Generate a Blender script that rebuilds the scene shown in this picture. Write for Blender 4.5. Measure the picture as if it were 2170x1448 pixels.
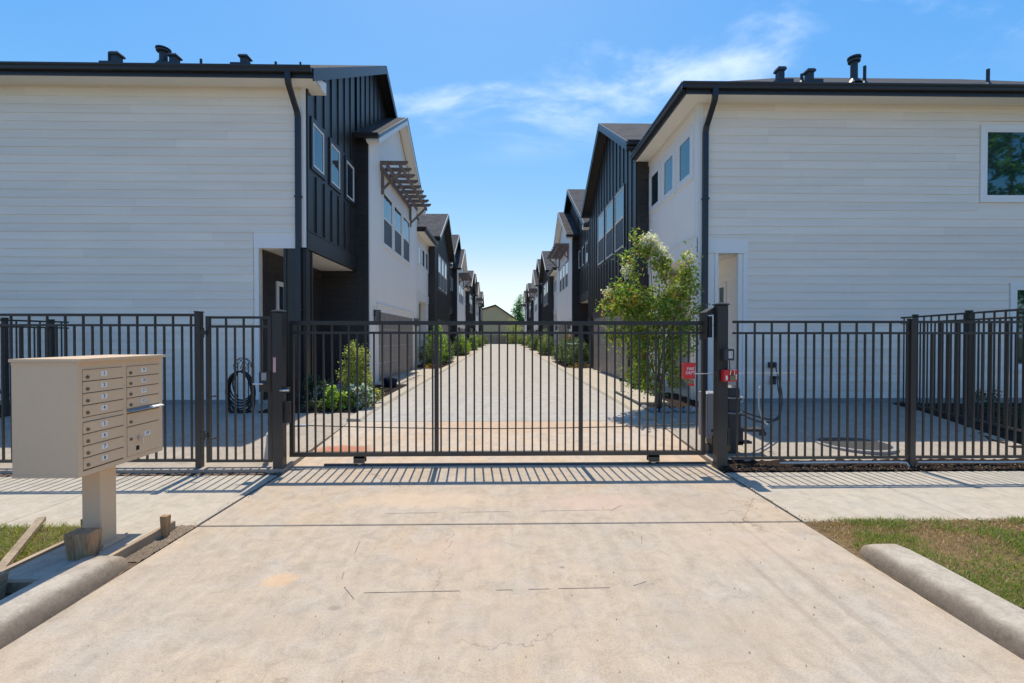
import bpy, bmesh, math, random
import numpy as np
from mathutils import Vector, Matrix

# ------------------------------------------------------------------ scene, camera, light
scene = bpy.context.scene
for o in list(bpy.data.objects):
    bpy.data.objects.remove(o, do_unlink=True)
COL = scene.collection
R = math.radians

cam_data = bpy.data.cameras.new("camera")
cam_data.sensor_width = 36.0
cam_data.lens = 15.99
cam_data.clip_start = 0.05
cam_data.clip_end = 3000.0
camera = bpy.data.objects.new("camera", cam_data)
camera.location = (0.0, 0.0, 1.65)
camera.rotation_euler = (R(90.0 - 0.6), 0.0, R(-1.07))
COL.objects.link(camera)
scene.camera = camera

SUN_ELEV, SUN_AZ = 68.3, -4.0        # degrees; azimuth measured from +Y towards +X
EXPOSURE = 0.60
world = bpy.data.worlds.new("World")
scene.world = world
world.use_nodes = True
wn, wl = world.node_tree.nodes, world.node_tree.links
wn.clear()
w_out = wn.new("ShaderNodeOutputWorld")
w_bg = wn.new("ShaderNodeBackground")
w_bg.inputs["Strength"].default_value = 0.145
w_sky = wn.new("ShaderNodeTexSky")
w_sky.sky_type = 'NISHITA'
w_sky.sun_disc = False
w_sky.sun_elevation = R(SUN_ELEV)
w_sky.sun_rotation = R(SUN_AZ)
w_sky.air_density = 1.0
w_sky.dust_density = 0.6
w_sky.ozone_density = 2.2
w_tc = wn.new("ShaderNodeTexCoord")
w_sep = wn.new("ShaderNodeSeparateXYZ")
wl.new(w_tc.outputs["Generated"], w_sep.inputs[0])
def wmath(op, a, b=None, clamp=False):
    n = wn.new("ShaderNodeMath"); n.operation = op; n.use_clamp = clamp
    for i, v in enumerate((a, b)):
        if v is None: continue
        if hasattr(v, "links"): wl.new(v, n.inputs[i])
        else: n.inputs[i].default_value = v
    return n.outputs[0]
# clouds: noise on a flat layer seen in perspective
den = wmath('MAXIMUM', wmath('ADD', w_sep.outputs[2], 0.10), 0.02)
cx = wmath('DIVIDE', w_sep.outputs[0], den)
cy = wmath('DIVIDE', w_sep.outputs[1], den)
w_cmb = wn.new("ShaderNodeCombineXYZ")
wl.new(cx, w_cmb.inputs[0]); wl.new(cy, w_cmb.inputs[1])
def wnoise(scale, detail, rough, loc, dist=0.0):
    m = wn.new("ShaderNodeMapping"); m.inputs["Location"].default_value = loc
    m.inputs["Scale"].default_value = (1.0, 1.45, 1.0)
    wl.new(w_cmb.outputs[0], m.inputs[0])
    n = wn.new("ShaderNodeTexNoise")
    n.inputs["Scale"].default_value = scale
    n.inputs["Detail"].default_value = detail
    n.inputs["Roughness"].default_value = rough
    n.inputs["Distortion"].default_value = dist
    wl.new(m.outputs[0], n.inputs["Vector"])
    return n.outputs["Fac"]
CLOUD_LOC = (6.22, 13.95, 0.0)
big = wnoise(0.85, 2.0, 0.45, CLOUD_LOC)
fine = wnoise(2.0, 9.0, 0.60, (8.83, 0.89, 0.0), 0.25)
cl = wmath('ADD', wmath('MULTIPLY', big, 0.52), wmath('MULTIPLY', fine, 0.48))
w_mr = wn.new("ShaderNodeMapRange")
w_mr.inputs["From Min"].default_value = 0.50
w_mr.inputs["From Max"].default_value = 0.68
w_mr.interpolation_type = 'SMOOTHSTEP'
wl.new(cl, w_mr.inputs["Value"])
w_low = wn.new("ShaderNodeMapRange"); w_low.interpolation_type = 'SMOOTHSTEP'     # few clouds low over the horizon
w_low.inputs["From Min"].default_value = 0.34; w_low.inputs["From Max"].default_value = 0.50
wl.new(w_sep.outputs[2], w_low.inputs["Value"])
cl_f = wmath('MULTIPLY', wmath('MULTIPLY', w_mr.outputs[0], w_low.outputs[0]), 0.60, True)
# grade of the clear sky: deeper blue overhead, pale towards the horizon (one curve for the whole dome)
w_srgb = wn.new("ShaderNodeSeparateColor"); wl.new(w_sky.outputs[0], w_srgb.inputs[0])
K = 0.13
def chan(i, gain, power):
    return wmath('MULTIPLY', wmath('POWER', wmath('MULTIPLY', w_srgb.outputs[i], K), power), gain / K)
g_ch = chan(1, 0.76, 1.06)
r_ch = wmath('MINIMUM', chan(0, 1.72, 2.05), wmath('MULTIPLY', g_ch, 0.84))
b_ch = wmath('MAXIMUM', chan(2, 0.68, 0.44), g_ch)
w_grade = wn.new("ShaderNodeCombineColor")
for i, c in enumerate((r_ch, g_ch, b_ch)): wl.new(c, w_grade.inputs[i])
w_mix = wn.new("ShaderNodeMixRGB")
wl.new(cl_f, w_mix.inputs[0])
wl.new(w_grade.outputs[0], w_mix.inputs[1])
w_mix.inputs[2].default_value = (6.6, 6.9, 7.4, 1)
wl.new(w_mix.outputs[0], w_bg.inputs[0])
wl.new(w_bg.outputs[0], w_out.inputs[0])

sun_data = bpy.data.lights.new("sun", 'SUN')
sun_data.energy = 3.3
sun_data.angle = R(0.53)
sun_data.color = (1.0, 0.925, 0.80)
sun = bpy.data.objects.new("sun", sun_data)
_d = Vector((-math.sin(R(SUN_AZ)) * math.cos(R(SUN_ELEV)), -math.cos(R(SUN_AZ)) * math.cos(R(SUN_ELEV)), -math.sin(R(SUN_ELEV))))
sun.rotation_euler = _d.to_track_quat('-Z', 'Y').to_euler()
sun.location = (0, 10, 30)
COL.objects.link(sun)

scene.view_settings.view_transform = 'Standard'
scene.view_settings.look = 'None'
scene.view_settings.exposure = EXPOSURE
scene.view_settings.gamma = 1.0
scene.view_settings.use_curve_mapping = False
scene.render.engine = 'CYCLES'
scene.cycles.max_bounces = 6
scene.cycles.diffuse_bounces = 4
scene.cycles.use_denoising = True
random.seed(7)
rng = np.random.default_rng(7)

# ------------------------------------------------------------------ materials
MATS = {}
class NT:
    """small wrapper for node trees"""
    def __init__(s, name):
        s.m = bpy.data.materials.new(name); s.m.use_nodes = True
        s.n, s.l = s.m.node_tree.nodes, s.m.node_tree.links
        s.b = s.n["Principled BSDF"]
        MATS[name] = s.m
    def tc(s, out="Object"):
        n = s.n.new("ShaderNodeTexCoord"); return n.outputs[out]
    def mapping(s, vec, scale=(1, 1, 1), loc=(0, 0, 0), rot=(0, 0, 0)):
        n = s.n.new("ShaderNodeMapping"); n.inputs["Scale"].default_value = scale
        n.inputs["Location"].default_value = loc; n.inputs["Rotation"].default_value = rot
        s.l.new(vec, n.inputs[0]); return n.outputs[0]
    def noise(s, vec, scale, detail=4, rough=0.55, dist=0.0, out="Fac"):
        n = s.n.new("ShaderNodeTexNoise"); n.inputs["Scale"].default_value = scale
        n.inputs["Detail"].default_value = detail; n.inputs["Roughness"].default_value = rough
        n.inputs["Distortion"].default_value = dist
        s.l.new(vec, n.inputs["Vector"]); return n.outputs[out]
    def ramp(s, fac, stops):
        n = s.n.new("ShaderNodeValToRGB"); e = n.color_ramp.elements
        while len(e) < len(stops): e.new(0.5)
        for i, (p, c) in enumerate(stops):
            e[i].position = p
            e[i].color = (c, c, c, 1) if not hasattr(c, "__len__") else (c[0], c[1], c[2], 1)
        s.l.new(fac, n.inputs[0]); return n.outputs[0]
    def mix(s, a, b, fac, mode='MIX'):
        n = s.n.new("ShaderNodeMixRGB"); n.blend_type = mode
        for i, v in ((0, fac), (1, a), (2, b)):
            if hasattr(v, "links"): s.l.new(v, n.inputs[i])
            elif i == 0: n.inputs[0].default_value = v
            else: n.inputs[i].default_value = (v[0], v[1], v[2], 1)
        return n.outputs[0]
    def math(s, op, a, b=None, clamp=False):
        n = s.n.new("ShaderNodeMath"); n.operation = op; n.use_clamp = clamp
        for i, v in enumerate((a, b)):
            if v is None: continue
            if hasattr(v, "links"): s.l.new(v, n.inputs[i])
            else: n.inputs[i].default_value = v
        return n.outputs[0]
    def bump(s, h, strength=0.3, dist=0.01):
        n = s.n.new("ShaderNodeBump"); n.inputs["Strength"].default_value = strength
        n.inputs["Distance"].default_value = dist
        s.l.new(h, n.inputs["Height"]); s.l.new(n.outputs[0], s.b.inputs["Normal"])
    def col(s, v):
        if hasattr(v, "links"): s.l.new(v, s.b.inputs["Base Color"])
        else: s.b.inputs["Base Color"].default_value = (v[0], v[1], v[2], 1)
    def set(s, **k):
        for a, v in k.items():
            a = {"rough": "Roughness", "metal": "Metallic", "spec": "Specular IOR Level", "ior": "IOR", "coat": "Coat Weight"}[a]
            if hasattr(v, "links"): s.l.new(v, s.b.inputs[a])
            else: s.b.inputs[a].default_value = v
    def rnd(s, kind="object"):
        if kind == "object": return s.n.new("ShaderNodeObjectInfo").outputs["Random"]
        return s.n.new("ShaderNodeNewGeometry").outputs["Random Per Island"]

def spot(t, vec, cx, cy, rx, ry, edge=0.5):
    """soft elliptic mask 0..1 round a point of the ground (a stain)"""
    m = t.mapping(vec, loc=(-cx, -cy, 0))
    m = t.mapping(m, scale=(1 / rx, 1 / ry, 0))
    ln = t.n.new("ShaderNodeVectorMath"); ln.operation = 'LENGTH'; t.l.new(m, ln.inputs[0])
    nz = t.noise(vec, 6.0, 5, 0.6)
    d = t.math('ADD', ln.outputs["Value"], t.math('MULTIPLY', t.math('SUBTRACT', nz, 0.5), 1.3))
    return t.ramp(d, [(1 - edge, 1.0), (1.0, 0.0)])

def concrete(name, base, warm, grey, speck=1.0, stains=()):
    t = NT(name); v = t.tc()
    big = t.noise(v, 0.55, 4, 0.6, 0.4)
    mid = t.noise(v, 2.6, 6, 0.65)
    fine = t.noise(v, 85.0, 4, 0.75)
    vfine = t.noise(v, 260.0, 2, 0.6)
    c = t.mix(base, warm, t.ramp(big, [(0.36, 0.0), (0.66, 1.0)]))
    c = t.mix(c, grey, t.ramp(mid, [(0.46, 0.0), (0.74, 0.75)]))
    mot = t.noise(v, 6.5, 10, 0.78, 0.6)
    c = t.mix(c, t.ramp(mot, [(0.30, 0.74), (0.5, 1.0), (0.70, 1.17)]), 0.9, 'MULTIPLY')
    if name == "concrete_drive":      # a few hairline cracks
        wob = t.noise(v, 2.2, 5, 0.6, out="Color")
        vm = t.n.new("ShaderNodeVectorMath"); vm.operation = 'MULTIPLY_ADD'; t.l.new(wob, vm.inputs[0]); vm.inputs[1].default_value = (0.7, 0.7, 0.0); t.l.new(v, vm.inputs[2])
        vo = t.n.new("ShaderNodeTexVoronoi"); vo.feature = 'DISTANCE_TO_EDGE'; vo.inputs["Scale"].default_value = 0.62; t.l.new(vm.outputs[0], vo.inputs["Vector"])
        crk = t.math('MULTIPLY', t.ramp(vo.outputs["Distance"], [(0.0, 1.0), (0.0042, 0.0)]), t.ramp(big, [(0.50, 0.0), (0.58, 0.75)]))
        c = t.mix(c, (0.13, 0.10, 0.075), crk)
    stre = t.noise(t.mapping(v, scale=(7.0, 0.5, 1.0)), 1.6, 6, 0.65)
    c = t.mix(c, t.ramp(stre, [(0.3, 0.90), (0.6, 1.03)]), 0.8, 'MULTIPLY')
    pits = t.n.new("ShaderNodeTexVoronoi"); pits.inputs["Scale"].default_value = 48; t.l.new(v, pits.inputs["Vector"])
    c = t.mix(c, (0.16, 0.13, 0.10), t.ramp(pits.outputs["Distance"], [(0.05, 0.55 * min(speck, 1.0)), (0.13, 0.0)]))
    c = t.mix(c, t.ramp(fine, [(0.25, 0.70), (0.5, 1.0), (0.75, 1.12)]), 0.7 * speck, 'MULTIPLY')
    c = t.mix(c, t.ramp(vfine, [(0.3, 0.80), (0.62, 1.05)]), 0.6 * speck, 'MULTIPLY')
    dots = t.noise(v, 13.0, 3, 0.6)
    c = t.mix(c, (0.10, 0.09, 0.08), t.ramp(dots, [(0.755, 0.0), (0.78, 0.6)]))
    for (sx, sy, rx, ry, colr, amt) in stains:
        c = t.mix(c, colr, t.math('MULTIPLY', spot(t, v, sx, sy, rx, ry), amt))
    t.col(c); t.set(rough=0.9, spec=0.25)
    h = t.math('ADD', t.math('MULTIPLY', fine, 0.6), t.math('MULTIPLY', vfine, 0.4))
    t.bump(h, 0.2, 0.0008)
    return t

_stain = [(-1.50, 3.10, 0.14, 0.12, (0.60, 0.38, 0.20), 0.5), (-0.35, 3.5, 0.5, 0.3, (0.5, 0.36, 0.27), 0.35),
          (1.9, 3.6, 0.7, 0.35, (0.52, 0.40, 0.29), 0.25), (2.08, 2.9, 0.035, 1.2, (0.27, 0.21, 0.16), 0.34), (1.80, 2.7, 0.03, 1.2, (0.27, 0.21, 0.16), 0.28), (-1.35, 2.62, 0.5, 0.25, (0.36, 0.29, 0.22), 0.25),
          (-1.03, 2.77, 0.05, 0.03, (0.15, 0.13, 0.11), 0.4), (0.42, 3.23, 0.03, 0.025, (0.12, 0.10, 0.08), 0.5),
          (0.0, 2.55, 0.5, 0.35, (0.40, 0.33, 0.26), 0.25), (1.2, 2.5, 0.6, 0.3, (0.36, 0.29, 0.22), 0.3)]
_st2 = [(-0.8, 4.6, 0.9, 0.3, (0.58, 0.42, 0.28), 0.45), (0.9, 4.5, 0.8, 0.3, (0.55, 0.37, 0.28), 0.4), (1.9, 4.5, 0.5, 0.4, (0.34, 0.28, 0.22), 0.4)]
t = concrete("concrete_drive", (0.435, 0.36, 0.275), (0.47, 0.36, 0.245), (0.415, 0.37, 0.31), 1.35, _stain + _st2)
concrete("concrete_walk", (0.445, 0.39, 0.305), (0.455, 0.385, 0.29), (0.42, 0.375, 0.305), 0.7)
concrete("concrete_alley", (0.41, 0.38, 0.335), (0.42, 0.38, 0.325), (0.37, 0.35, 0.315), 0.9)
concrete("concrete_entry", (0.50, 0.41, 0.315), (0.52, 0.38, 0.26), (0.44, 0.40, 0.35), 0.9,
         [(-2.25, 6.45, 0.5, 0.2, (0.42, 0.16, 0.09), 0.9), (0.2, 7.6, 1.8, 0.5, (0.52, 0.33, 0.20), 0.55)])
concrete("concrete_pad", (0.38, 0.325, 0.26), (0.39, 0.325, 0.25), (0.30, 0.265, 0.22), 0.8)
t = concrete("concrete_kerb", (0.45, 0.39, 0.305), (0.40, 0.335, 0.25), (0.33, 0.285, 0.225), 1.2)
concrete("kerb_edge", (0.36, 0.30, 0.235), (0.32, 0.26, 0.195), (0.42, 0.36, 0.285), 1.2)
concrete("kerb_face", (0.25, 0.19, 0.14), (0.17, 0.125, 0.09), (0.36, 0.30, 0.235), 1.3)
concrete("concrete_foundation", (0.30, 0.29, 0.28), (0.32, 0.30, 0.28), (0.25, 0.25, 0.25), 0.8)

# tyre dirt low on the kerb's face, ragged towards the top
t = NT("kerb_worn"); v = t.tc()
z = t.n.new("ShaderNodeSeparateXYZ"); t.l.new(v, z.inputs[0])
n1 = t.noise(v, 3.5, 8, 0.7, 0.5); n2 = t.noise(v, 60, 4, 0.7); n3 = t.noise(v, 14, 6, 0.75)
hgt = t.math('ADD', z.outputs[2], t.math('MULTIPLY', t.math('SUBTRACT', n1, 0.5), 0.10))
cc = t.mix((0.20, 0.15, 0.105), (0.45, 0.39, 0.31), t.ramp(hgt, [(0.03, 0.15), (0.075, 0.30), (0.128, 1.0)]))
cc = t.mix(cc, t.ramp(n3, [(0.28, 0.72), (0.5, 1.0), (0.72, 1.14)]), 0.9, 'MULTIPLY')
cc = t.mix(cc, t.ramp(n2, [(0.3, 0.80), (0.7, 1.12)]), 0.8, 'MULTIPLY')
t.col(cc); t.set(rough=0.92, spec=0.2); t.bump(t.math('ADD', n2, t.math('MULTIPLY', n3, 1.5)), 0.5, 0.003)

def paint(name, colr, rough=0.55, var=0.05, grain=0.15, spec=0.4, per_obj=0.06, scale=(1, 1, 1), dirt=0.0):
    t = NT(name); v = t.tc()
    n1 = t.noise(t.mapping(v, scale=scale), 1.3, 5, 0.6)
    n2 = t.noise(t.mapping(v, scale=scale), 34.0, 4, 0.6)
    c = t.mix(colr, tuple(x * (1 - var * 3) for x in colr), t.ramp(n1, [(0.35, 0.0), (0.75, 1.0)]))
    c = t.mix(c, t.ramp(n2, [(0.3, 1 - var), (0.7, 1 + var)]), 1.0, 'MULTIPLY')
    if per_obj:
        c = t.mix(c, t.ramp(t.rnd(), [(0.0, 1 - per_obj), (1.0, 1.0)]), 1.0, 'MULTIPLY')
    if dirt:
        z = t.n.new("ShaderNodeSeparateXYZ"); g = t.n.new("ShaderNodeNewGeometry"); t.l.new(g.outputs["Position"], z.inputs[0])
        k = t.math('MULTIPLY', t.ramp(z.outputs[2], [(0.2, 1.0), (0.75, 0.0)]), t.ramp(n1, [(0.3, 0.2), (0.7, 1.0)]))
        c = t.mix(c, (0.25, 0.19, 0.13), t.math('MULTIPLY', k, dirt))
    t.col(c); t.set(rough=rough, spec=spec)
    t.bump(n2, grain, 0.004)
    return t
paint("siding_white", (0.95, 0.83, 0.69), 0.6, 0.03, 0.12, 0.3, 0.09, (0.5, 1, 6), 0.18)
paint("panel_white", (0.94, 0.88, 0.79), 0.6, 0.015, 0.10, 0.3, 0.0, (1, 1, 1), 0.10)
paint("trim_white", (0.87, 0.83, 0.77), 0.5, 0.01, 0.05, 0.4, 0.03)
paint("soffit_white", (0.87, 0.83, 0.76), 0.6, 0.01, 0.05, 0.3, 0.0)
paint("siding_black", (0.034, 0.030, 0.027), 0.42, 0.05, 0.10, 0.5, 0.10, (1, 1, 4))
paint("trim_black", (0.025, 0.023, 0.022), 0.40, 0.03, 0.06, 0.5, 0.0)
paint("porch_siding", (0.048, 0.040, 0.037), 0.45, 0.05, 0.10, 0.4, 0.10)
paint("gutter_metal", (0.020, 0.022, 0.027), 0.35, 0.02, 0.03, 0.5, 0.0)
paint("rail_metal", (0.024, 0.022, 0.021), 0.48, 0.05, 0.06, 0.5, 0.12, (1, 1, 1), 0.35)
paint("garage_paint", (0.27, 0.24, 0.225), 0.45, 0.03, 0.08, 0.4, 0.05)
paint("hood_blue", (0.20, 0.25, 0.31), 0.4, 0.02, 0.03, 0.4, 0.0)
paint("box_tan", (0.70, 0.50, 0.315), 0.42, 0.02, 0.05, 0.45, 0.035)
paint("box_tan_dark", (0.20, 0.15, 0.10), 0.5, 0.02, 0.05, 0.4, 0.0)
paint("red_paint", (0.62, 0.022, 0.025), 0.35, 0.04, 0.04, 0.5, 0.0)
paint("white_paint", (0.80, 0.80, 0.78), 0.5, 0.01, 0.02, 0.4, 0.0)
paint("label_paper", (0.78, 0.76, 0.72), 0.7, 0.02, 0.02, 0.2, 0.0)
paint("ink_black", (0.012, 0.012, 0.014), 0.6, 0.0, 0.0, 0.3, 0.0)
paint("vent_metal", (0.028, 0.034, 0.045), 0.45, 0.08, 0.05, 0.5, 0.1)
paint("motor_grey", (0.045, 0.045, 0.05), 0.5, 0.05, 0.06, 0.4, 0.0)
paint("cabinet_grey", (0.30, 0.30, 0.31), 0.45, 0.03, 0.05, 0.4, 0.0)
paint("pvc_pipe", (0.62, 0.60, 0.55), 0.45, 0.04, 0.04, 0.4, 0.0)
paint("rubber_black", (0.014, 0.014, 0.016), 0.5, 0.03, 0.05, 0.4, 0.0)
paint("pink_label", (0.62, 0.36, 0.36), 0.6, 0.05, 0.03, 0.3, 0.0)
paint("stucco_tan", (0.68, 0.50, 0.275), 0.8, 0.03, 0.2, 0.2, 0.0)
paint("fence_wood_grey", (0.34, 0.29, 0.235), 0.8, 0.08, 0.2, 0.2, 0.3, (4, 4, 0.6))
paint("cushion_dark", (0.03, 0.035, 0.06), 0.8, 0.05, 0.1, 0.2, 0.2)
paint("bin_green", (0.02, 0.09, 0.06), 0.5, 0.05, 0.05, 0.3, 0.0)
t = NT("steel"); t.col((0.62, 0.62, 0.63)); t.set(rough=0.3, metal=1.0)
t = NT("brass"); t.col((0.23, 0.18, 0.11)); t.set(rough=0.4, metal=0.8)
t = NT("rust"); v = t.tc(); n = t.noise(v, 8, 5); t.col(t.ramp(n, [(0.3, (0.07, 0.045, 0.03)), (0.7, (0.13, 0.075, 0.045))])); t.set(rough=0.8, metal=0.2)

# glass: the room's darkness is put into an opaque, reflective pane colour
t = NT("glass_pane"); v = t.tc()
t.col(t.ramp(t.noise(v, 0.9, 2), [(0.35, (0.012, 0.02, 0.024)), (0.7, (0.03, 0.045, 0.05))])); t.set(rough=0.025, ior=2.2); t.b.inputs["Specular Tint"].default_value = (0.62, 0.95, 0.97, 1)
t.b.inputs["Coat Roughness"].default_value = 0.02
t.bump(t.noise(v, 1.6, 1), 0.05, 0.02)
t = NT("glass_blind"); v = t.tc()
w = t.n.new("ShaderNodeTexWave"); w.inputs["Scale"].default_value = 14; w.bands_direction = 'Z'; t.l.new(v, w.inputs[0])
t.col(t.ramp(w.outputs["Fac"], [(0.2, (0.06, 0.07, 0.07)), (0.8, (0.13, 0.14, 0.14))])); t.set(rough=0.06, ior=1.6, coat=0.5)
t.b.inputs["Coat Roughness"].default_value = 0.02
t = NT("glass_screen"); v = t.tc(); t.col((0.05, 0.053, 0.062)); t.set(rough=0.5, spec=0.35)
t.bump(t.noise(v, 300, 1), 0.15, 0.002)

# shingles
t = NT("shingles"); v = t.tc()
br = t.n.new("ShaderNodeTexBrick"); br.inputs["Scale"].default_value = 1.0
br.inputs["Brick Width"].default_value = 0.30; br.inputs["Row Height"].default_value = 0.14
br.inputs["Mortar Size"].default_value = 0.008; br.inputs["Color1"].default_value = (0.10, 0.098, 0.10, 1)
br.inputs["Color2"].default_value = (0.055, 0.054, 0.057, 1); br.inputs["Mortar"].default_value = (0.02, 0.02, 0.02, 1)
t.l.new(t.tc("UV"), br.inputs["Vector"])
n = t.noise(v, 60, 3, 0.7)
t.col(t.mix(br.outputs["Color"], t.ramp(n, [(0.25, 0.6), (0.75, 1.35)]), 0.8, 'MULTIPLY')); t.set(rough=0.95, spec=0.2)
t.bump(t.math('ADD', br.outputs["Fac"], t.math('MULTIPLY', n, -0.6)), 0.5, 0.012)

def wood(name, a, b, scale=(14, 14, 1.2), rough=0.75):
    t = NT(name); v = t.tc()
    n = t.noise(t.mapping(v, scale=scale), 3.0, 7, 0.65, 0.8)
    n2 = t.noise(v, 2.2, 3)
    c = t.mix(t.ramp(n, [(0.3, a), (0.68, b)]), t.ramp(n2, [(0.3, 0.65), (0.7, 1.1)]), 0.8, 'MULTIPLY')
    t.col(c); t.set(rough=rough, spec=0.25); t.bump(n, 0.4, 0.004)
wood("wood_pergola", (0.16, 0.115, 0.09), (0.30, 0.215, 0.17), (2, 8, 8))
wood("wood_stake", (0.22, 0.12, 0.055), (0.56, 0.35, 0.19))
wood("wood_plank", (0.22, 0.165, 0.11), (0.42, 0.33, 0.22), (6, 6, 6))
wood("wood_form", (0.28, 0.20, 0.13), (0.48, 0.36, 0.24), (10, 1.0, 10))
wood("bark", (0.10, 0.07, 0.05), (0.24, 0.18, 0.13))

def soil(name, a, b, c2, scale=18):
    t = NT(name); v = t.tc()
    n = t.noise(v, scale, 8, 0.7); n2 = t.noise(v, 1.6, 4)
    c = t.mix(t.ramp(n, [(0.3, a), (0.6, b), (0.8, c2)]), t.ramp(n2, [(0.3, 0.7), (0.7, 1.15)]), 0.8, 'MULTIPLY')
    t.col(c); t.set(rough=0.95, spec=0.15); t.bump(n, 1.0, 0.03)
soil("dirt", (0.10, 0.065, 0.045), (0.21, 0.145, 0.10), (0.33, 0.25, 0.18))
soil("mulch", (0.018, 0.012, 0.010), (0.05, 0.032, 0.024), (0.10, 0.07, 0.05), 40)
soil("gravel", (0.22, 0.165, 0.115), (0.40, 0.315, 0.23), (0.62, 0.51, 0.40), 60)
soil("lawn_soil", (0.12, 0.08, 0.04), (0.25, 0.17, 0.085), (0.40, 0.27, 0.14), 25)
soil("field", (0.05, 0.06, 0.02), (0.09, 0.10, 0.035), (0.15, 0.13, 0.06), 0.8)
t = NT("asphalt"); v = t.tc(); n = t.noise(v, 90, 4, 0.7)
t.col(t.ramp(n, [(0.3, 0.035), (0.7, 0.085)])); t.set(rough=0.9, spec=0.2); t.bump(n, 0.6, 0.006)
t = NT("joint_black"); t.col((0.028, 0.024, 0.02)); t.set(rough=0.9)
t = NT("saw_fill"); t.col(t.ramp(t.noise(t.tc(), 25.0, 4, 0.7), [(0.35, (0.05, 0.04, 0.032)), (0.65, (0.30, 0.245, 0.185))])); t.set(rough=0.9)
t = NT("iron"); v = t.tc(); ck = t.n.new("ShaderNodeTexVoronoi"); ck.inputs["Scale"].default_value = 22; t.l.new(v, ck.inputs["Vector"])
t.col((0.045, 0.043, 0.042)); t.set(rough=0.6, metal=0.4); t.bump(ck.outputs["Distance"], 0.7, 0.01)

def leaf(name, stops, rough=0.45, trans=0.25):
    t = NT(name)
    r = t.rnd("island")
    c = t.ramp(r, stops)
    t.col(c); t.set(rough=rough, spec=0.4)
    tr = t.n.new("ShaderNodeBsdfTranslucent"); t.l.new(t.mix(c, (1.3, 1.5, 0.7), 1.0, 'MULTIPLY'), tr.inputs[0])
    mx = t.n.new("ShaderNodeMixShader"); mx.inputs[0].default_value = trans
    out = t.n["Material Output"]
    t.l.new(t.b.outputs[0], mx.inputs[1]); t.l.new(tr.outputs[0], mx.inputs[2]); t.l.new(mx.outputs[0], out.inputs[0])
leaf("leaf_myrtle", [(0.0, (0.11, 0.18, 0.025)), (0.45, (0.24, 0.32, 0.05)), (0.80, (0.44, 0.46, 0.10)), (0.95, (0.32, 0.17, 0.06)), (1.0, (0.24, 0.09, 0.04))], trans=0.45)
leaf("leaf_yellow", [(0.0, (0.19, 0.22, 0.04)), (0.5, (0.36, 0.37, 0.09)), (1.0, (0.58, 0.55, 0.22))], trans=0.4)
leaf("leaf_lime", [(0.0, (0.14, 0.26, 0.025)), (0.6, (0.30, 0.45, 0.05)), (1.0, (0.48, 0.58, 0.12))], trans=0.4)
leaf("leaf_white", [(0.0, (0.07, 0.14, 0.05)), (0.45, (0.20, 0.28, 0.16)), (0.6, (0.52, 0.56, 0.46)), (1.0, (0.66, 0.70, 0.62))])
leaf("leaf_dark", [(0.0, (0.016, 0.045, 0.016)), (0.6, (0.035, 0.085, 0.032)), (1.0, (0.07, 0.15, 0.07))])
leaf("leaf_mid", [(0.0, (0.055, 0.095, 0.028)), (0.6, (0.12, 0.17, 0.06)), (1.0, (0.24, 0.28, 0.14))], trans=0.35)
leaf("leaf_tree", [(0.0, (0.05, 0.13, 0.04)), (0.6, (0.11, 0.24, 0.07)), (1.0, (0.22, 0.38, 0.12))], trans=0.5)
leaf("petal_white", [(0.0, (0.60, 0.53, 0.55)), (1.0, (0.85, 0.80, 0.80))], 0.7, 0.4)
leaf("petal_orange", [(0.0, (0.55, 0.16, 0.02)), (0.5, (0.62, 0.36, 0.03)), (1.0, (0.6, 0.5, 0.08))], 0.7)
leaf("petal_violet", [(0.0, (0.12, 0.10, 0.34)), (1.0, (0.28, 0.22, 0.5))], 0.7)
leaf("petal_pink", [(0.0, (0.55, 0.06, 0.10)), (1.0, (0.7, 0.25, 0.25))], 0.7)
leaf("grass_blade", [(0.0, (0.09, 0.16, 0.02)), (0.5, (0.20, 0.28, 0.045)), (0.78, (0.32, 0.34, 0.08)), (0.92, (0.44, 0.32, 0.13)), (1.0, (0.52, 0.38, 0.19))], 0.6, 0.35)
leaf("grass_dry", [(0.0, (0.26, 0.165, 0.06)), (0.5, (0.46, 0.29, 0.125)), (1.0, (0.70, 0.48, 0.26))], 0.7, 0.25)
leaf("grass_yellow", [(0.0, (0.14, 0.20, 0.025)), (0.5, (0.29, 0.33, 0.06)), (0.8, (0.44, 0.38, 0.11)), (1.0, (0.5, 0.36, 0.16))], 0.6, 0.35)  # yellower blade mix for the lawn behind the mailbox
leaf("dry_leaf", [(0.0, (0.12, 0.06, 0.03)), (0.6, (0.26, 0.16, 0.08)), (1.0, (0.40, 0.30, 0.18))], 0.8, 0.1)
# ------------------------------------------------------------------ geometry helpers
ORG = {}
def org(o):
    p = Vector((0, 0, 0))
    while o is not None:
        p = p + Vector(o.location); o = o.parent
    return p

def mesh_from(name, verts, faces, mats, mi=None, smooth=False, recalc=True, uv=None):
    me = bpy.data.meshes.new(name)
    me.from_pydata(verts, [], faces)
    for m in mats: me.materials.append(MATS[m])
    if mi is not None: me.polygons.foreach_set("material_index", mi)
    if recalc:
        bm = bmesh.new(); bm.from_mesh(me); bmesh.ops.recalc_face_normals(bm, faces=bm.faces); bm.to_mesh(me); bm.free()
    if smooth: me.polygons.foreach_set("use_smooth", [True] * len(me.polygons))
    me.update()
    return me

def link(name, me, parent=None, loc=(0, 0, 0), rot=None, scale=None):
    o = bpy.data.objects.new(name, me)
    COL.objects.link(o)
    o.location = loc
    if rot is not None: o.rotation_euler = rot
    if scale is not None: o.scale = scale
    if parent is not None: o.parent = parent
    return o

def tag(o, label, cat, group=None):
    o["label"] = label; o["category"] = cat
    if group: o["group"] = group
    return o

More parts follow.
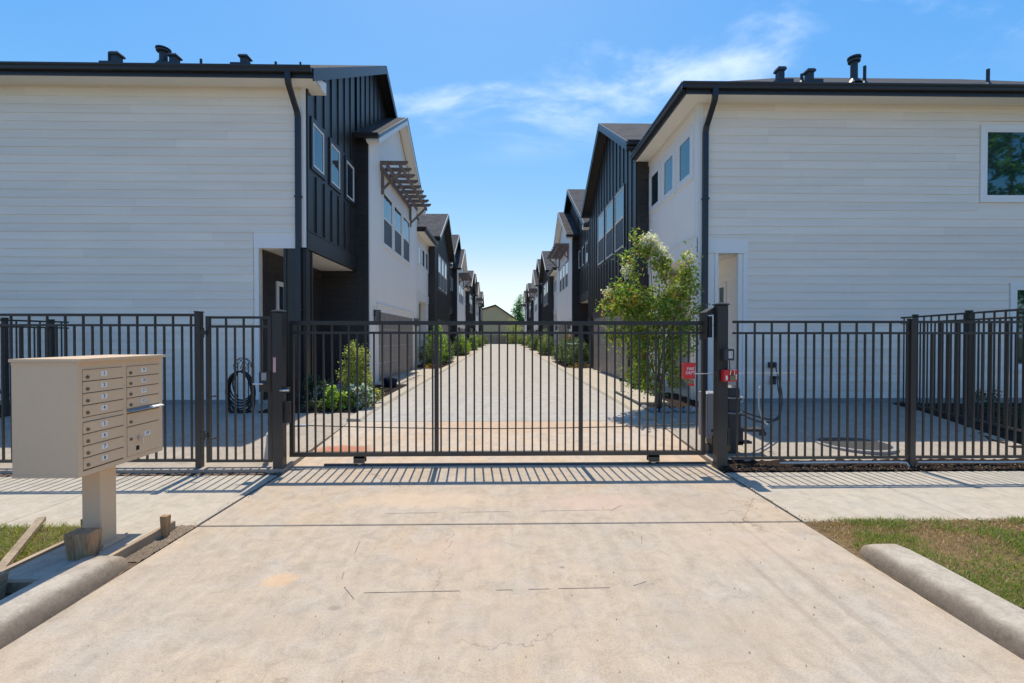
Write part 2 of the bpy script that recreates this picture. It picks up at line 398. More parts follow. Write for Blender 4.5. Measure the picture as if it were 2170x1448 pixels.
def thing(name, label, cat, loc, group=None):
    o = bpy.data.objects.new(name, None)
    o.empty_display_size = 0.1
    COL.objects.link(o); o.location = loc
    return tag(o, label, cat, group)

def structure(o):
    o["kind"] = "structure"; return o

class MB:
    def __init__(s): s.v, s.f, s.mi = [], [], []
    def add(s, vs, fs, m=0):
        n = len(s.v); s.v += [tuple(p) for p in vs]
        for f in fs: s.f.append(tuple(i + n for i in f)); s.mi.append(m)
        return s
    def hexa(s, p, m=0):   # 8 points: bottom 4 loop, top 4 loop
        return s.add(p, [(0, 1, 2, 3), (4, 7, 6, 5), (0, 4, 5, 1), (1, 5, 6, 2), (2, 6, 7, 3), (3, 7, 4, 0)], m)
    def box(s, x0, x1, y0, y1, z0, z1, m=0):
        return s.hexa([(x0, y0, z0), (x1, y0, z0), (x1, y1, z0), (x0, y1, z0), (x0, y0, z1), (x1, y0, z1), (x1, y1, z1), (x0, y1, z1)], m)
    def bbox(s, x0, x1, y0, y1, z0, z1, b=0.004, m=0):
        """box with chamfered vertical and top edges"""
        x0, x1 = min(x0, x1), max(x0, x1); y0, y1 = min(y0, y1), max(y0, y1)
        def loop(i, z): return [(x0 + b + i, y0 + i, z), (x1 - b - i, y0 + i, z), (x1 - i, y0 + b + i, z), (x1 - i, y1 - b - i, z), (x1 - b - i, y1 - i, z), (x0 + b + i, y1 - i, z), (x0 + i, y1 - b - i, z), (x0 + i, y0 + b + i, z)]
        return s.loft([loop(0, z0), loop(0, z1 - b), loop(b, z1)], m)
    def loft(s, loops, m=0, cap=True):
        k = len(loops[0]); vs = [p for l in loops for p in l]; fs = []
        for j in range(len(loops) - 1):
            for i in range(k):
                a, b = j * k + i, j * k + (i + 1) % k
                fs.append((a, b, b + k, a + k))
        if cap: fs.append(tuple(range(k))[::-1]); fs.append(tuple(range((len(loops) - 1) * k, len(loops) * k)))
        return s.add(vs, fs, m)
    def prism(s, poly, d, m=0):
        """polygon of 3d points swept by vector d"""
        k = len(poly); d = Vector(d)
        vs = [Vector(p) for p in poly] + [Vector(p) + d for p in poly]
        fs = [tuple(range(k))[::-1], tuple(range(k, 2 * k))] + [(i, (i + 1) % k, (i + 1) % k + k, i + k) for i in range(k)]
        return s.add(vs, fs, m)
    def tube(s, path, r, n=8, m=0, cap=True, up=(0, 0, 1)):
        path = [Vector(p) for p in path]; loops = []
        rs = r if hasattr(r, "__len__") else [r] * len(path)
        prev = None
        for i, p in enumerate(path):
            t = (path[min(i + 1, len(path) - 1)] - path[max(i - 1, 0)]).normalized()
            if prev is None:
                u = Vector(up)
                if abs(t.dot(u)) > 0.95: u = Vector((0, 1, 0)) if abs(t.y) < 0.9 else Vector((1, 0, 0))
                prev = t.cross(u).normalized()
            a = (prev - t * prev.dot(t)).normalized(); b = t.cross(a); prev = a
            loops.append([p + (a * math.cos(2 * math.pi * (j + 0.5) / n) + b * math.sin(2 * math.pi * (j + 0.5) / n)) * rs[i] for j in range(n)])
        return s.loft(loops, m, cap)
    def cyl(s, c, r, h, n=16, m=0, r2=None, axis=(0, 0, 1)):
        a = Vector(axis); return s.tube([Vector(c), Vector(c) + a * h], [r, r if r2 is None else r2], n, m)
    def mesh(s, name, mats, smooth=False, o=None, recalc=True):
        if isinstance(mats, str): mats = [mats]
        v = s.v if o is None else [(p[0] - o[0], p[1] - o[1], p[2] - o[2]) for p in s.v]
        return mesh_from(name, v, s.f, mats, s.mi, smooth, recalc)
    def build(s, name, mats, parent=None, smooth=False):
        me = s.mesh(name, mats, smooth, org(parent) if parent is not None else None)
        return link(name, me, parent)
    def at(s, name, mats, base, smooth=False):
        """a thing of one mesh: origin at its base"""
        me = s.mesh(name, mats, smooth, base)
        return link(name, me, None, base)

def place(name, me, parent, world, rot=None, scale=None):
    """a piece with a shared mesh, put at a world position under its parent"""
    return link(name, me, parent, Vector(world) - org(parent), rot, scale)

FONT_CACHE = {}
def text_mesh(txt, size):
    k = (txt, size)
    if k not in FONT_CACHE:
        cu = bpy.data.curves.new("lettering", 'FONT'); cu.body = txt; cu.size = size
        cu.align_x = 'CENTER'; cu.align_y = 'CENTER'; cu.resolution_u = 2; cu.extrude = 0.0006
        ob = bpy.data.objects.new("lettering", cu); COL.objects.link(ob)
        bpy.context.view_layer.update()
        dg = bpy.context.evaluated_depsgraph_get()
        me = bpy.data.meshes.new_from_object(ob.evaluated_get(dg))
        bpy.data.objects.remove(ob, do_unlink=True); bpy.data.curves.remove(cu)
        FONT_CACHE[k] = me
    return FONT_CACHE[k]
def lettering(txt, size, mat, parent, world, rot, name="lettering"):
    me = text_mesh(txt, size).copy(); me.materials.clear(); me.materials.append(MATS[mat])
    return place(name, me, parent, world, rot)

def leaf_mesh(name, pos, size, mat, aspect=2.0, up=0.3, norm=None, rs=None):
    """many small folded leaves, one quad pair each; pos (n,3), size scalar or (n,)"""
    g = rng if rs is None else np.random.default_rng(rs)
    pos = np.asarray(pos, float); n = len(pos)
    size = np.broadcast_to(np.asarray(size, float), (n,)) * g.uniform(0.65, 1.3, n)
    d = g.normal(size=(n, 3)); d[:, 2] += up * 0.0
    d /= np.linalg.norm(d, axis=1)[:, None]
    q = g.normal(size=(n, 3)) + np.array([0, 0, up * 3])
    q -= d * np.sum(q * d, axis=1)[:, None]; q /= np.linalg.norm(q, axis=1)[:, None]
    w = np.cross(d, q)
    L = size[:, None]; W = L / aspect
    base = pos - d * L * 0.5; tip = pos + d * L * 0.5
    fold = q * W * 0.25
    l = pos + w * W * 0.5 + fold; r = pos - w * W * 0.5 + fold
    v = np.stack([base, l, tip, r], 1).reshape(-1, 3)
    idx = np.arange(n * 4, dtype=np.int32).reshape(n, 4)
    tri = np.stack([idx[:, [0, 2, 1]], idx[:, [0, 3, 2]]], 1).reshape(-1, 3)
    me = bpy.data.meshes.new(name)
    me.vertices.add(len(v)); me.vertices.foreach_set("co", v.astype(np.float32).ravel())
    me.loops.add(tri.size); me.loops.foreach_set("vertex_index", tri.ravel().astype(np.int32))
    me.polygons.add(len(tri)); me.polygons.foreach_set("loop_start", np.arange(0, tri.size, 3, dtype=np.int32))
    me.polygons.foreach_set("loop_total", np.full(len(tri), 3, np.int32))
    me.materials.append(MATS[mat]); me.update(); me.validate()
    return me

def blade_mesh(name, x, y, z, h, w, mat, lean=0.5, rs=3):
    g = np.random.default_rng(rs); n = len(x)
    a = g.uniform(0, 2 * np.pi, n); b = g.uniform(0, 2 * np.pi, n)
    hh = h * g.uniform(0.5, 1.4, n); ww = w * g.uniform(0.6, 1.4, n)
    ln = hh * lean * g.uniform(0.3, 1.6, n)
    bx, by = np.cos(a) * ww, np.sin(a) * ww
    p0 = np.stack([x - bx, y - by, z], 1); p1 = np.stack([x + bx, y + by, z], 1)
    m = np.stack([x + np.cos(b) * ln * 0.35, y + np.sin(b) * ln * 0.35, z + hh * 0.6], 1)
    p2 = m - np.stack([bx, by, 0 * bx], 1) * 0.7; p3 = m + np.stack([bx, by, 0 * bx], 1) * 0.7
    p4 = np.stack([x + np.cos(b) * ln, y + np.sin(b) * ln, z + hh], 1)
    v = np.stack([p0, p1, p3, p2, p4], 1).reshape(-1, 3)
    i = np.arange(n * 5).reshape(n, 5)
    tri = np.stack([i[:, [0, 1, 2]], i[:, [0, 2, 3]], i[:, [3, 2, 4]]], 1).reshape(-1, 3)
    me = bpy.data.meshes.new(name)
    me.vertices.add(len(v)); me.vertices.foreach_set("co", v.astype(np.float32).ravel())
    me.loops.add(tri.size); me.loops.foreach_set("vertex_index", tri.ravel().astype(np.int32))
    me.polygons.add(len(tri)); me.polygons.foreach_set("loop_start", np.arange(0, tri.size, 3, dtype=np.int32))
    me.polygons.foreach_set("loop_total", np.full(len(tri), 3, np.int32))
    me.materials.append(MATS[mat]); me.update()
    return me
# ------------------------------------------------------------------ the setting: ground, road, slabs
GZ = 0.22                      # level of the alley and the houses
Y_F = 5.62                     # line of the street fence
def rise(y):                   # ramp from the sidewalk up to the alley
    return 0.0 if y < 5.7 else min(GZ, GZ * (y - 5.7) / (8.4 - 5.7))

mb = MB(); mb.add([(-900, -900, -0.09), (900, -900, -0.09), (900, 1500, -0.09), (-900, 1500, -0.09)], [(0, 1, 2, 3)])
structure(mb.build("ground", "field"))
mb = MB(); mb.add([(-300, -9.0, -0.06), (300, -9.0, -0.06), (300, 0.6, -0.06), (-300, 0.6, -0.06)], [(0, 1, 2, 3)])
structure(mb.build("road", "concrete_alley"))

def slab(mb, x0, x1, y0, y1, z, depth=0.12, b=0.006):
    mb.bbox(x0, x1, y0, y1, z - depth, z, b)
drive = None
mb = MB(); slab(mb, -2.66, 2.66, 0.6, 3.985, 0.0); drive = structure(mb.build("driveway", "concrete_drive"))
mb = MB(); slab(mb, -2.66, 2.66, 4.005, 5.70, 0.0); mb.build("slab", "concrete_drive", drive)
mb = MB(); mb.box(-2.66, 2.66, 3.985, 4.005, -0.1, -0.008); mb.build("joint_filler", "joint_black", drive)
mb = MB(); mb.box(-2.685, -2.662, 4.0, 5.70, -0.1, -0.008); mb.build("joint_filler", "joint_black", drive)
mb = MB(); mb.box(2.662, 2.685, 4.0, 5.70, -0.1, -0.008); mb.build("joint_filler", "joint_black", drive)
# saw cuts of the vehicle loop: thin filled grooves
def cut(p, q, w=0.0045):
    p, q = Vector((*p, 0)), Vector((*q, 0)); d = (q - p).normalized(); n = Vector((-d.y, d.x, 0)) * w * 0.5
    mb = MB(); mb.add([p - n + Vector((0, 0, .002)), q - n + Vector((0, 0, .002)), q + n + Vector((0, 0, .002)), p + n + Vector((0, 0, .002))], [(0, 1, 2, 3)])
    mb.build("saw_cut", "saw_fill", drive)
for p, q in (((-0.90, 2.93), (-0.28, 2.94)), ((-0.05, 2.945), (0.06, 2.946)), ((0.16, 2.95), (0.30, 2.953)), ((0.36, 2.955), (0.70, 2.96)), ((-1.05, 3.0), (-0.94, 2.86)), ((-1.10, 3.10), (-1.12, 3.2)), ((-1.13, 3.45), (-1.16, 3.68)),
             ((-1.10, 4.25), (-0.62, 4.26)), ((-0.4, 4.265), (0.05, 4.275)), ((0.35, 4.28), (1.02, 4.30)), ((1.02, 4.28), (1.16, 4.42)), ((1.10, 3.58), (1.14, 3.72)), ((0.86, 2.98), (0.96, 3.03))):
    cut(p, q)

# sidewalks, cut in panels
def walk(xs, name_label=None):
    root = None
    for a, b in zip(xs[:-1], xs[1:]):
        mb = MB(); slab(mb, a + 0.004, b - 0.004, 4.0, 5.46, 0.0)
        if root is None: root = structure(mb.build("sidewalk", "concrete_walk"))
        else: mb.build("slab", "concrete_walk", root)
    return root
walk([2.687, 4.2, 5.75, 7.3, 8.9, 10.5, 12.1])
walk([-12.1, -10.5, -8.95, -7.4, -5.9, -4.4, -2.687])

# entrance ramp and alley
def sheet(mb, x0, x1, ys, zoff=0.0, depth=0.15, zf=rise):
    loops = [[(x0, y, zf(y) + zoff - depth), (x1, y, zf(y) + zoff - depth), (x1, y, zf(y) + zoff), (x0, y, zf(y) + zoff)] for y in ys]
    mb.loft(loops)
mb = MB(); sheet(mb, -2.66, 2.66, [5.712, 6.4, 7.2, 7.9]); structure(mb.build("entrance_ramp", "concrete_entry"))
mb = MB(); mb.box(-2.66, 2.66, 5.70, 5.712, -0.1, -0.012); structure(mb.build("joint_filler", "joint_black"))
alley = None
ya = [7.912] + [8.42 + 4.8 * i for i in range(17)] + [88.0]
for a, b in zip(ya[:-1], ya[1:]):
    mb = MB(); sheet(mb, -2.45, 2.45, [a + 0.004, b - 0.004])
    if alley is None: alley = structure(mb.build("alley_road", "concrete_alley"))
    else: mb.build("slab", "concrete_alley", alley)
# low kerbs along the alley
for s in (-1, 1):
    root = None
    yk = [7.912] + [9.5 + 3.0 * i for i in range(27)]
    for a, b in zip(yk[:-1], yk[1:]):
        mb = MB()
        prof = lambda y: [(s * 2.455, y, rise(y) - 0.1), (s * 2.455, y, rise(y) - 0.012), (s * 2.50, y, rise(y) + 0.045), (s * 2.72, y, rise(y) + 0.055), (s * 2.72, y, rise(y) - 0.1)]
        mb.loft([prof(a + 0.005), prof(min(b, 88) - 0.005)])
        if root is None: root = structure(mb.build("kerb", "concrete_walk"))
        else: mb.build("kerb_stone", "concrete_walk", root)
# yards between fence and houses
def rise2(y): return min(GZ, 0.05 + (GZ - 0.05) * max(0, y - 5.53) / 3.1)
mb = MB(); mb.loft([[(-9.0, y, -0.2), (-2.664 if y < 7.9 else -2.724, y, -0.2), (-2.664 if y < 7.9 else -2.724, y, rise2(y)), (-9.0, y, rise2(y))] for y in (5.53, 6.6, 7.6, 7.89, 7.92, 8.63, 9.9)]); structure(mb.build("yard_slab", "concrete_pad"))
mb = MB()
mb.loft([[(2.664 if y < 7.9 else 2.724 if y < 8.75 else 4.0, y, -0.2), (7.35 + (y - 6.0) * 0.26, y, -0.2), (7.35 + (y - 6.0) * 0.26, y, rise2(y)), (2.664 if y < 7.9 else 2.724 if y < 8.75 else 4.0, y, rise2(y))] for y in (5.75, 6.6, 7.7, 7.89, 7.92, 8.63, 8.74, 8.76, 9.9)])
structure(mb.build("yard_slab", "concrete_pad"))
# mulch: side yards, the strip under the street fence, beds along the houses
def rough_sheet(name, mat, x0, x1, y0, y1, zf, nx, ny, amp, kind="structure"):
    xs = np.linspace(x0, x1, nx); ys = np.linspace(y0, y1, ny)
    v = [(x + random.uniform(-.3, .3) * (x1 - x0) / nx * (0 < i < nx - 1), y, zf(y) + random.uniform(-amp, amp)) for y in ys for i, x in enumerate(xs)]
    f = [(j * nx + i, j * nx + i + 1, (j + 1) * nx + i + 1, (j + 1) * nx + i) for j in range(ny - 1) for i in range(nx - 1)]
    me = mesh_from(name, v, f, [mat], smooth=True)
    o = link(name, me); o["kind"] = kind; return o
rough_sheet("mulch_strip", "mulch", 2.72, 12.0, 5.46, 5.76, lambda y: 0.02 + 0.18 * max(0, y - 5.5), 220, 9, 0.014)
rough_sheet("soil_strip", "dirt", -12.0, -2.69, 5.455, 5.56, lambda y: 0.008, 200, 5, 0.012)
rough_sheet("mulch_bed", "mulch", 7.1, 16.0, 5.76, 9.9, lambda y: 0.07 + 0.03 * (y - 5.76), 90, 40, 0.03)
rough_sheet("mulch_bed", "mulch", -16.0, -8.95, 5.76, 9.9, lambda y: 0.07 + 0.03 * (y - 5.76), 70, 40, 0.03)
# aprons between kerb and house fronts, per plot
PITCH = 12.4
for s in (-1, 1):
    for k in range(6):
        off = PITCH * k
        for (a, b, mat) in ((9.2, 13.25, "mulch"), (13.27, 20.3, "concrete_walk"), (20.32, 21.58, "mulch")):
            if k == 0 and b == 13.25:
                if s == 1: continue
                a = 8.6
            m2 = MB(); m2.bbox(s * 2.73, s * 4.6, a + off, b + off, 0.0, GZ + (0.05 if mat != "mulch" else 0.03), 0.006)
            structure(m2.build("apron" if mat != "mulch" else "planting_bed", mat))
# right planting bed with the myrtle, and its stone edging
rough_sheet("mulch_bed", "mulch", 2.78, 4.3, 8.62, 11.2, lambda y: rise2(y) + 0.03, 30, 46, 0.03)
mb = MB(); mb.bbox(2.74, 4.6, 11.22, 13.25, 0.0, GZ + 0.05, 0.006); structure(mb.build("apron", "concrete_walk"))
for i, (y0, y1, x0, x1) in enumerate(((9.15, 10.2, 2.76, 3.35), (10.23, 11.2, 2.76, 3.42))):
    mb = MB(); mb.bbox(x0, x1, y0, y1, GZ + 0.04, GZ + 0.11, 0.012)
    o = mb.at("stepping_slab", "concrete_walk", (3.05, (y0 + y1) / 2, GZ))
    tag(o, ["pale concrete slab at the foot of the crape myrtle tree", "pale concrete slab beside the path light, behind the myrtle slab"][i], "paving slab")

# kerbs of the street entrance
def entrance_kerb(s, y_end, label):
    """rounded kerb of the driveway mouth, end sloping down to the drive"""
    mb = MB(); loops = []
    def prof(y, h, w, x_in):
        pts = []
        inner = s * x_in
        P = [(0.0, -0.12), (0.0, 0.0), (0.024, 0.48), (0.040, 0.76), (0.060, 0.92), (0.088, 0.985), (0.12, 1.0), (0.275, 1.0), (0.295, 0.97), (0.308, 0.86), (0.312, -0.12)]
        for (dx, hz) in P:
            z = h * hz if hz > 0 else hz
            pts.append((inner + s * dx * w * 0.9, y, z * 0.88))
        return pts
    st = [(-0.6, 0.135, 1.0, 2.62), (0.8, 0.135, 1.0, 2.63), (1.8, 0.135, 1.0, 2.645), (2.5, 0.135, 1, 2.66), (y_end - 0.45, 0.135, 1.0, 2.67), (y_end - 0.2, 0.13, 0.99, 2.675), (y_end - 0.08, 0.112, 0.97, 2.685), (y_end - 0.02, 0.075, 0.93, 2.70), (y_end, 0.03, 0.85, 2.72)]
    for a in st: loops.append(prof(*a))
    mb.loft(loops)
    o = mb.build("kerb", "kerb_worn", None, True)
    structure(o); o["label"] = label
    return o
entrance_kerb(-1, 3.34, "rounded concrete kerb beside the mailbox")
entrance_kerb(1, 3.42, "rounded concrete kerb along the lawn")

# verge: soil, grass
def verge(x0, x1, y0, y1, mat):
    return rough_sheet("verge_soil", mat, x0, x1, y0, y1, lambda y: -0.002, 90, 50, 0.006)
verge(2.661, 12.0, 0.6, 3.998, "lawn_soil")
verge(-12.0, -2.661, 0.6, 3.998, "dirt")
def grass(name, label, n, fn, mat, h, seed):
    g = np.random.default_rng(seed)
    x, y = fn(g, n)
    z = np.full(len(x), 0.012)
    me = blade_mesh(name, x, y, z, h, 0.0022, mat, 0.9, seed)
    o = link(name, me); o["kind"] = "stuff"; o["label"] = label; return o
def field_r(g, n):
    x = g.uniform(2.69, 6.5, n); y = g.uniform(1.9, 3.99, n)
    keep = ((x > 3.03) | (y > 3.43)) & (x - 2.7 > 0.0)
    dens = 0.5 + 0.5 * np.sin(x * 3.1 + y * 2.0) * np.sin(y * 4.3 - x * 1.7)
    keep &= g.uniform(0, 1, n) < 0.45 + 0.6 * dens
    return x[keep], y[keep]
def patch(x, y): return np.sin(x * 4.3 + 1.3 * np.sin(y * 3.1)) * np.sin(y * 5.1 + 1.1 * np.sin(x * 2.7 + 1.0)) + 0.45 * np.sin(x * 11.0 + y * 7.0) * np.sin(y * 13.0 - x * 5.0)
def green_r(g, n):
    x, y = field_r(g, n); k = patch(x, y) + 0.25 * g.normal(size=len(x)) > -0.12; return x[k], y[k]
def dry_r(g, n):
    x, y = field_r(g, n); k = (patch(x, y) + 0.3 * g.normal(size=len(x)) < 0.1) | (y > 3.9) | ((x < 2.95) & (y > 3.4)); return x[k], y[k]
grass("grass", "short patchy green lawn right of the drive", 90000, green_r, "grass_blade", 0.034, 5)
grass("dry_grass", "dry straw patches in the lawn right of the drive", 50000, dry_r, "grass_dry", 0.022, 15)
def field_l(g, n):
    x = g.uniform(-7.5, -3.32, n); y = g.uniform(2.6, 3.985, n)
    dens = 0.5 + 0.5 * np.sin(x * 4.1 + y * 2.0) * np.sin(y * 5.3 - x * 1.7)
    keep = (g.uniform(0, 1, n) < 0.5 + 0.5 * dens) & (y > 3.25 + g.uniform(-.15, .15, n)) & (x < -3.45 + 0.15 * g.uniform(-1, 1, n))
    return x[keep], y[keep]
grass("grass", "yellow green lawn behind the mailbox", 52000, field_l, "grass_yellow", 0.04, 6)
def litter(name, label, n, fn, seed, size=0.02):
    g = np.random.default_rng(seed); x, y, z = fn(g, n)
    me = leaf_mesh(name, np.stack([x, y, z], 1), size, "dry_leaf", 1.6, 1.2, rs=seed)
    o = link(name, me); o["kind"] = "stuff"; o["label"] = label
litter("dry_leaves", "dry leaves lying in the mulch under the fence", 900, lambda g, n: (g.uniform(2.75, 9, n), g.normal(5.58, 0.08, n), g.uniform(0.03, 0.055, n)), 11, 0.028)
litter("dry_leaves", "dry leaves scattered along the lawn edge", 500, lambda g, n: (g.uniform(2.7, 6, n), 3.97 - np.abs(g.normal(0, 0.10, n)), np.full(n, 0.022)), 12, 0.025)
litter("dry_leaves", "dry leaves in the dirt beside the mailbox pad", 500, lambda g, n: (g.uniform(-4.6, -3.3, n), g.uniform(2.5, 3.5, n), np.full(n, 0.024)), 13, 0.03)
litter("grit", "grit and leaf crumbs scattered on the driveway", 130, lambda g, n: (g.uniform(-2.5, 2.5, n), g.uniform(2.0, 5.6, n), np.full(n, 0.004)), 16, 0.012)
litter("dry_leaves", "dry leaves along the sidewalk joints", 60, lambda g, n: (np.where(g.uniform(0, 1, n) < .5, -1, 1) * g.normal(2.68, 0.03, n), g.uniform(4.0, 5.6, n), np.full(n, 0.006)), 14, 0.02)
# ------------------------------------------------------------------ town houses
WA, WB = 4.20, 3.85              # distance of the two facade planes from the alley axis
Y0, YB, YE, YZ = 9.80, 13.10, 20.20, 20.50
SL = 0.60                        # roof slope
DEPTH = 15.0

def mapA(s, u, off):             # wall facing the alley: a = y, b = z, c = outwards
    return lambda a, b, c: (s * (u - c), a + off, b)
def mapS(s, off, y=Y0):          # wall facing the street: a = distance from axis, b = z, c = outwards
    return lambda a, b, c: (s * a, y - c + off, b)
def boxM(mb, M, a0, a1, b0, b1, c0, c1, m=0):
    return mb.hexa([M(a0, b0, c0), M(a1, b0, c0), M(a1, b0, c1), M(a0, b0, c1), M(a0, b1, c0), M(a1, b1, c0), M(a1, b1, c1), M(a0, b1, c1)], m)
def ringM(mb, M, a0, a1, b0, b1, w, c0, c1, m=0):
    boxM(mb, M, a0, a1, b1 - w, b1, c0, c1, m); boxM(mb, M, a0, a1, b0, b0 + w, c0, c1, m)
    boxM(mb, M, a0, a0 + w, b0 + w, b1 - w, c0, c1, m); boxM(mb, M, a1 - w, a1, b0 + w, b1 - w, c0, c1, m)

def window(P, M, a0, a1, b0, b1, trim, kind="single", tw=0.09, blind=False, frame="trim_white"):
    """casing (the part itself) > sash frame, panes"""
    mb = MB(); ringM(mb, M, a0 - tw, a1 + tw, b0 - tw, b1 + tw, tw, 0.0, 0.035)
    w = mb.build("window", trim, P)
    mb = MB(); ringM(mb, M, a0, a1, b0, b1, 0.045, 0.0, 0.028); mb.build("frame", frame, w)
    i = 0.045
    if kind == "single":
        mb = MB(); boxM(mb, M, a0 + i, a1 - i, b0 + i, b1 - i, 0.0, 0.012); mb.build("pane", "glass_blind" if blind else "glass_pane", w)
    else:
        mid = b0 + (b1 - b0) * 0.5
        mb = MB(); boxM(mb, M, a0 + i, a1 - i, mid - 0.025, mid + 0.025, 0.0, 0.03); mb.build("meeting_rail", frame, w)
        mb = MB(); boxM(mb, M, a0 + i, a1 - i, mid + 0.025, b1 - i, 0.0, 0.012); mb.build("pane", "glass_pane", w)
        mb = MB(); boxM(mb, M, a0 + i, a1 - i, b0 + i, mid - 0.025, 0.0, 0.006); mb.build("screened_pane", "glass_screen", w)
    return w

def roof_slab(mb, pts, t=0.10, m=0):
    mb.prism([Vector(p) - Vector((0, 0, t)) for p in pts], (0, 0, t), m)

def set_uv(o, s):
    """uv in metres along the slope for the shingle courses"""
    me = o.data; uv = me.uv_layers.new(name="UVMap")
    for p in me.polygons:
        n = p.normal
        h = Vector((n.x, n.y, 0))
        if h.length < 1e-4: h = Vector((0, 1, 0))
        h.normalize(); a = Vector((-h.y, h.x, 0))
        d = n.cross(a)
        for li in p.loop_indices:
            co = me.vertices[me.loops[li].vertex_index].co
            uv.data[li].uv = (co.dot(a), co.dot(d))

def gutter(name, parent, p, q, out, size=0.12):
    """k style gutter from p to q (top inner edge), out = horizontal outward direction"""
    p, q, out = Vector(p), Vector(q), Vector(out)
    prof = [(0, 0), (0, -0.115), (0.075, -0.115), (0.088, -0.085), (0.088, -0.06), (0.115, -0.03), (0.118, 0.0), (0.108, 0.0), (0.10, -0.028), (0.012, -0.028), (0.012, 0)]
    poly = [p + out * a + Vector((0, 0, b)) for a, b in prof]
    mb = MB(); mb.prism(poly, q - p); return mb.build(name, "gutter_metal", parent)

def planks(parent, M, a0, a1, b0, b1, holes, mat, step=0.165, near=True, name="plank"):
    """lap siding: one wedge board per course and clear stretch"""
    joined = MB(); z = b0
    while z < b1 - 0.03:
        zt = min(z + step, b1)
        segs = [(a0, a1)]
        for (h0, h1, g0, g1) in holes:
            if g1 <= z + 0.01 or g0 >= zt - 0.01: continue
            ns = []
            for (p, q) in segs:
                if h1 <= p or h0 >= q: ns.append((p, q)); continue
                if h0 > p: ns.append((p, h0))
                if h1 < q: ns.append((h1, q))
            segs = ns
        for (p, q) in segs:
            if q - p < 0.03: continue
            cuts = [p, q]
            if near and q - p > 3.7:
                c = p + random.uniform(0.6, 3.6); cuts = [p]
                while c < q - 0.5: cuts.append(c); c += 3.66
                cuts.append(q)
            for c0, c1 in zip(cuts[:-1], cuts[1:]):
                mb = MB() if near else joined
                e = 0.0012 if near else 0
                mb.hexa([M(c0 + e, z - 0.012, 0.003), M(c1 - e, z - 0.012, 0.003), M(c1 - e, z - 0.012, 0.021), M(c0 + e, z - 0.012, 0.021),
                         M(c0 + e, zt, 0.001), M(c1 - e, zt, 0.001), M(c1 - e, zt, 0.009), M(c0 + e, zt, 0.009)])
                if near: mb.build(name, mat, parent)
        z = zt
    if not near and joined.v:
        o = joined.build("siding", mat, parent); o["kind"] = "stuff"

def battens(parent, M, a0, a1, lo, hi, holes, mat, step=0.47, near=True):
    """vertical boards; lo / hi give the wall's lower and upper edge at a"""
    joined = MB(); a = a0 + 0.05
    while a < a1:
        segs = [(lo(a), hi(a))]
        for (h0, h1, g0, g1) in holes:
            if not (h0 - 0.02 < a < h1 + 0.02): continue
            ns = []
            for (p, q) in segs:
                if g1 <= p or g0 >= q: ns.append((p, q)); continue
                if g0 > p: ns.append((p, g0))
                if g1 < q: ns.append((g1, q))
            segs = ns
        for p, q in segs:
            if q - p < 0.08: continue
            mb = MB() if near else joined
            boxM(mb, M, a - 0.028, a + 0.028, p, q, 0.0, 0.030)
            if near: mb.build("batten", mat, parent)
        a += step
    if not near and joined.v:
        o = joined.build("battens", mat, parent); o["kind"] = "stuff"

def gable_poly(M, a0, a1, z0, ridge_a, ridge_z, slope, c):
    return [M(a0, z0, c), M(a1, z0, c), M(a1, ridge_z - slope * abs(a1 - ridge_a), c), M(ridge_a, ridge_z, c), M(a0, ridge_z - slope * abs(ridge_a - a0), c)]

def wall_lamp(P, M, a, b):
    mb = MB(); boxM(mb, M, a - 0.06, a + 0.06, b - 0.02, b + 0.14, 0.0, 0.02)
    boxM(mb, M, a - 0.075, a + 0.075, b + 0.14, b + 0.165, 0.02, 0.19)
    for da in (-0.07, 0.06):
        for cc in (0.03, 0.17): boxM(mb, M, a + da, a + da + 0.012, b - 0.16, b + 0.14, cc, cc + 0.012)
    boxM(mb, M, a - 0.075, a + 0.075, b - 0.18, b - 0.16, 0.02, 0.19)
    l = mb.build("wall_lamp", "trim_black", P)
    mb = MB(); boxM(mb, M, a - 0.055, a + 0.055, b - 0.155, b + 0.13, 0.045, 0.165); mb.build("lamp_glass", "glass_blind", l)

def garage(P, M, a0, a1, z1, trim):
    mb = MB()
    boxM(mb, M, a0 - 0.14, a1 + 0.14, z1, z1 + 0.2, 0.0, 0.03); boxM(mb, M, a0 - 0.14, a0, GZ, z1, 0.0, 0.03); boxM(mb, M, a1, a1 + 0.14, GZ, z1, 0.0, 0.03)
    boxM(mb, M, a0 - 0.18, a1 + 0.18, z1 + 0.2, z1 + 0.24, 0.0, 0.055)
    g = mb.build("garage_door", trim, P)
    n = 4; h = (z1 - GZ - 0.06) / n
    for i in range(n):
        mb = MB(); b0 = GZ + 0.06 + i * h
        boxM(mb, M, a0, a1, b0 + 0.006, b0 + h - 0.006, 0.0, 0.012)
        k = 8; w = (a1 - a0) / k
        for j in range(k): boxM(mb, M, a0 + j * w + 0.09, a0 + (j + 1) * w - 0.09, b0 + 0.09, b0 + h - 0.09, 0.0, 0.02)
        mb.build("door_panel", "garage_paint", g)
    return g

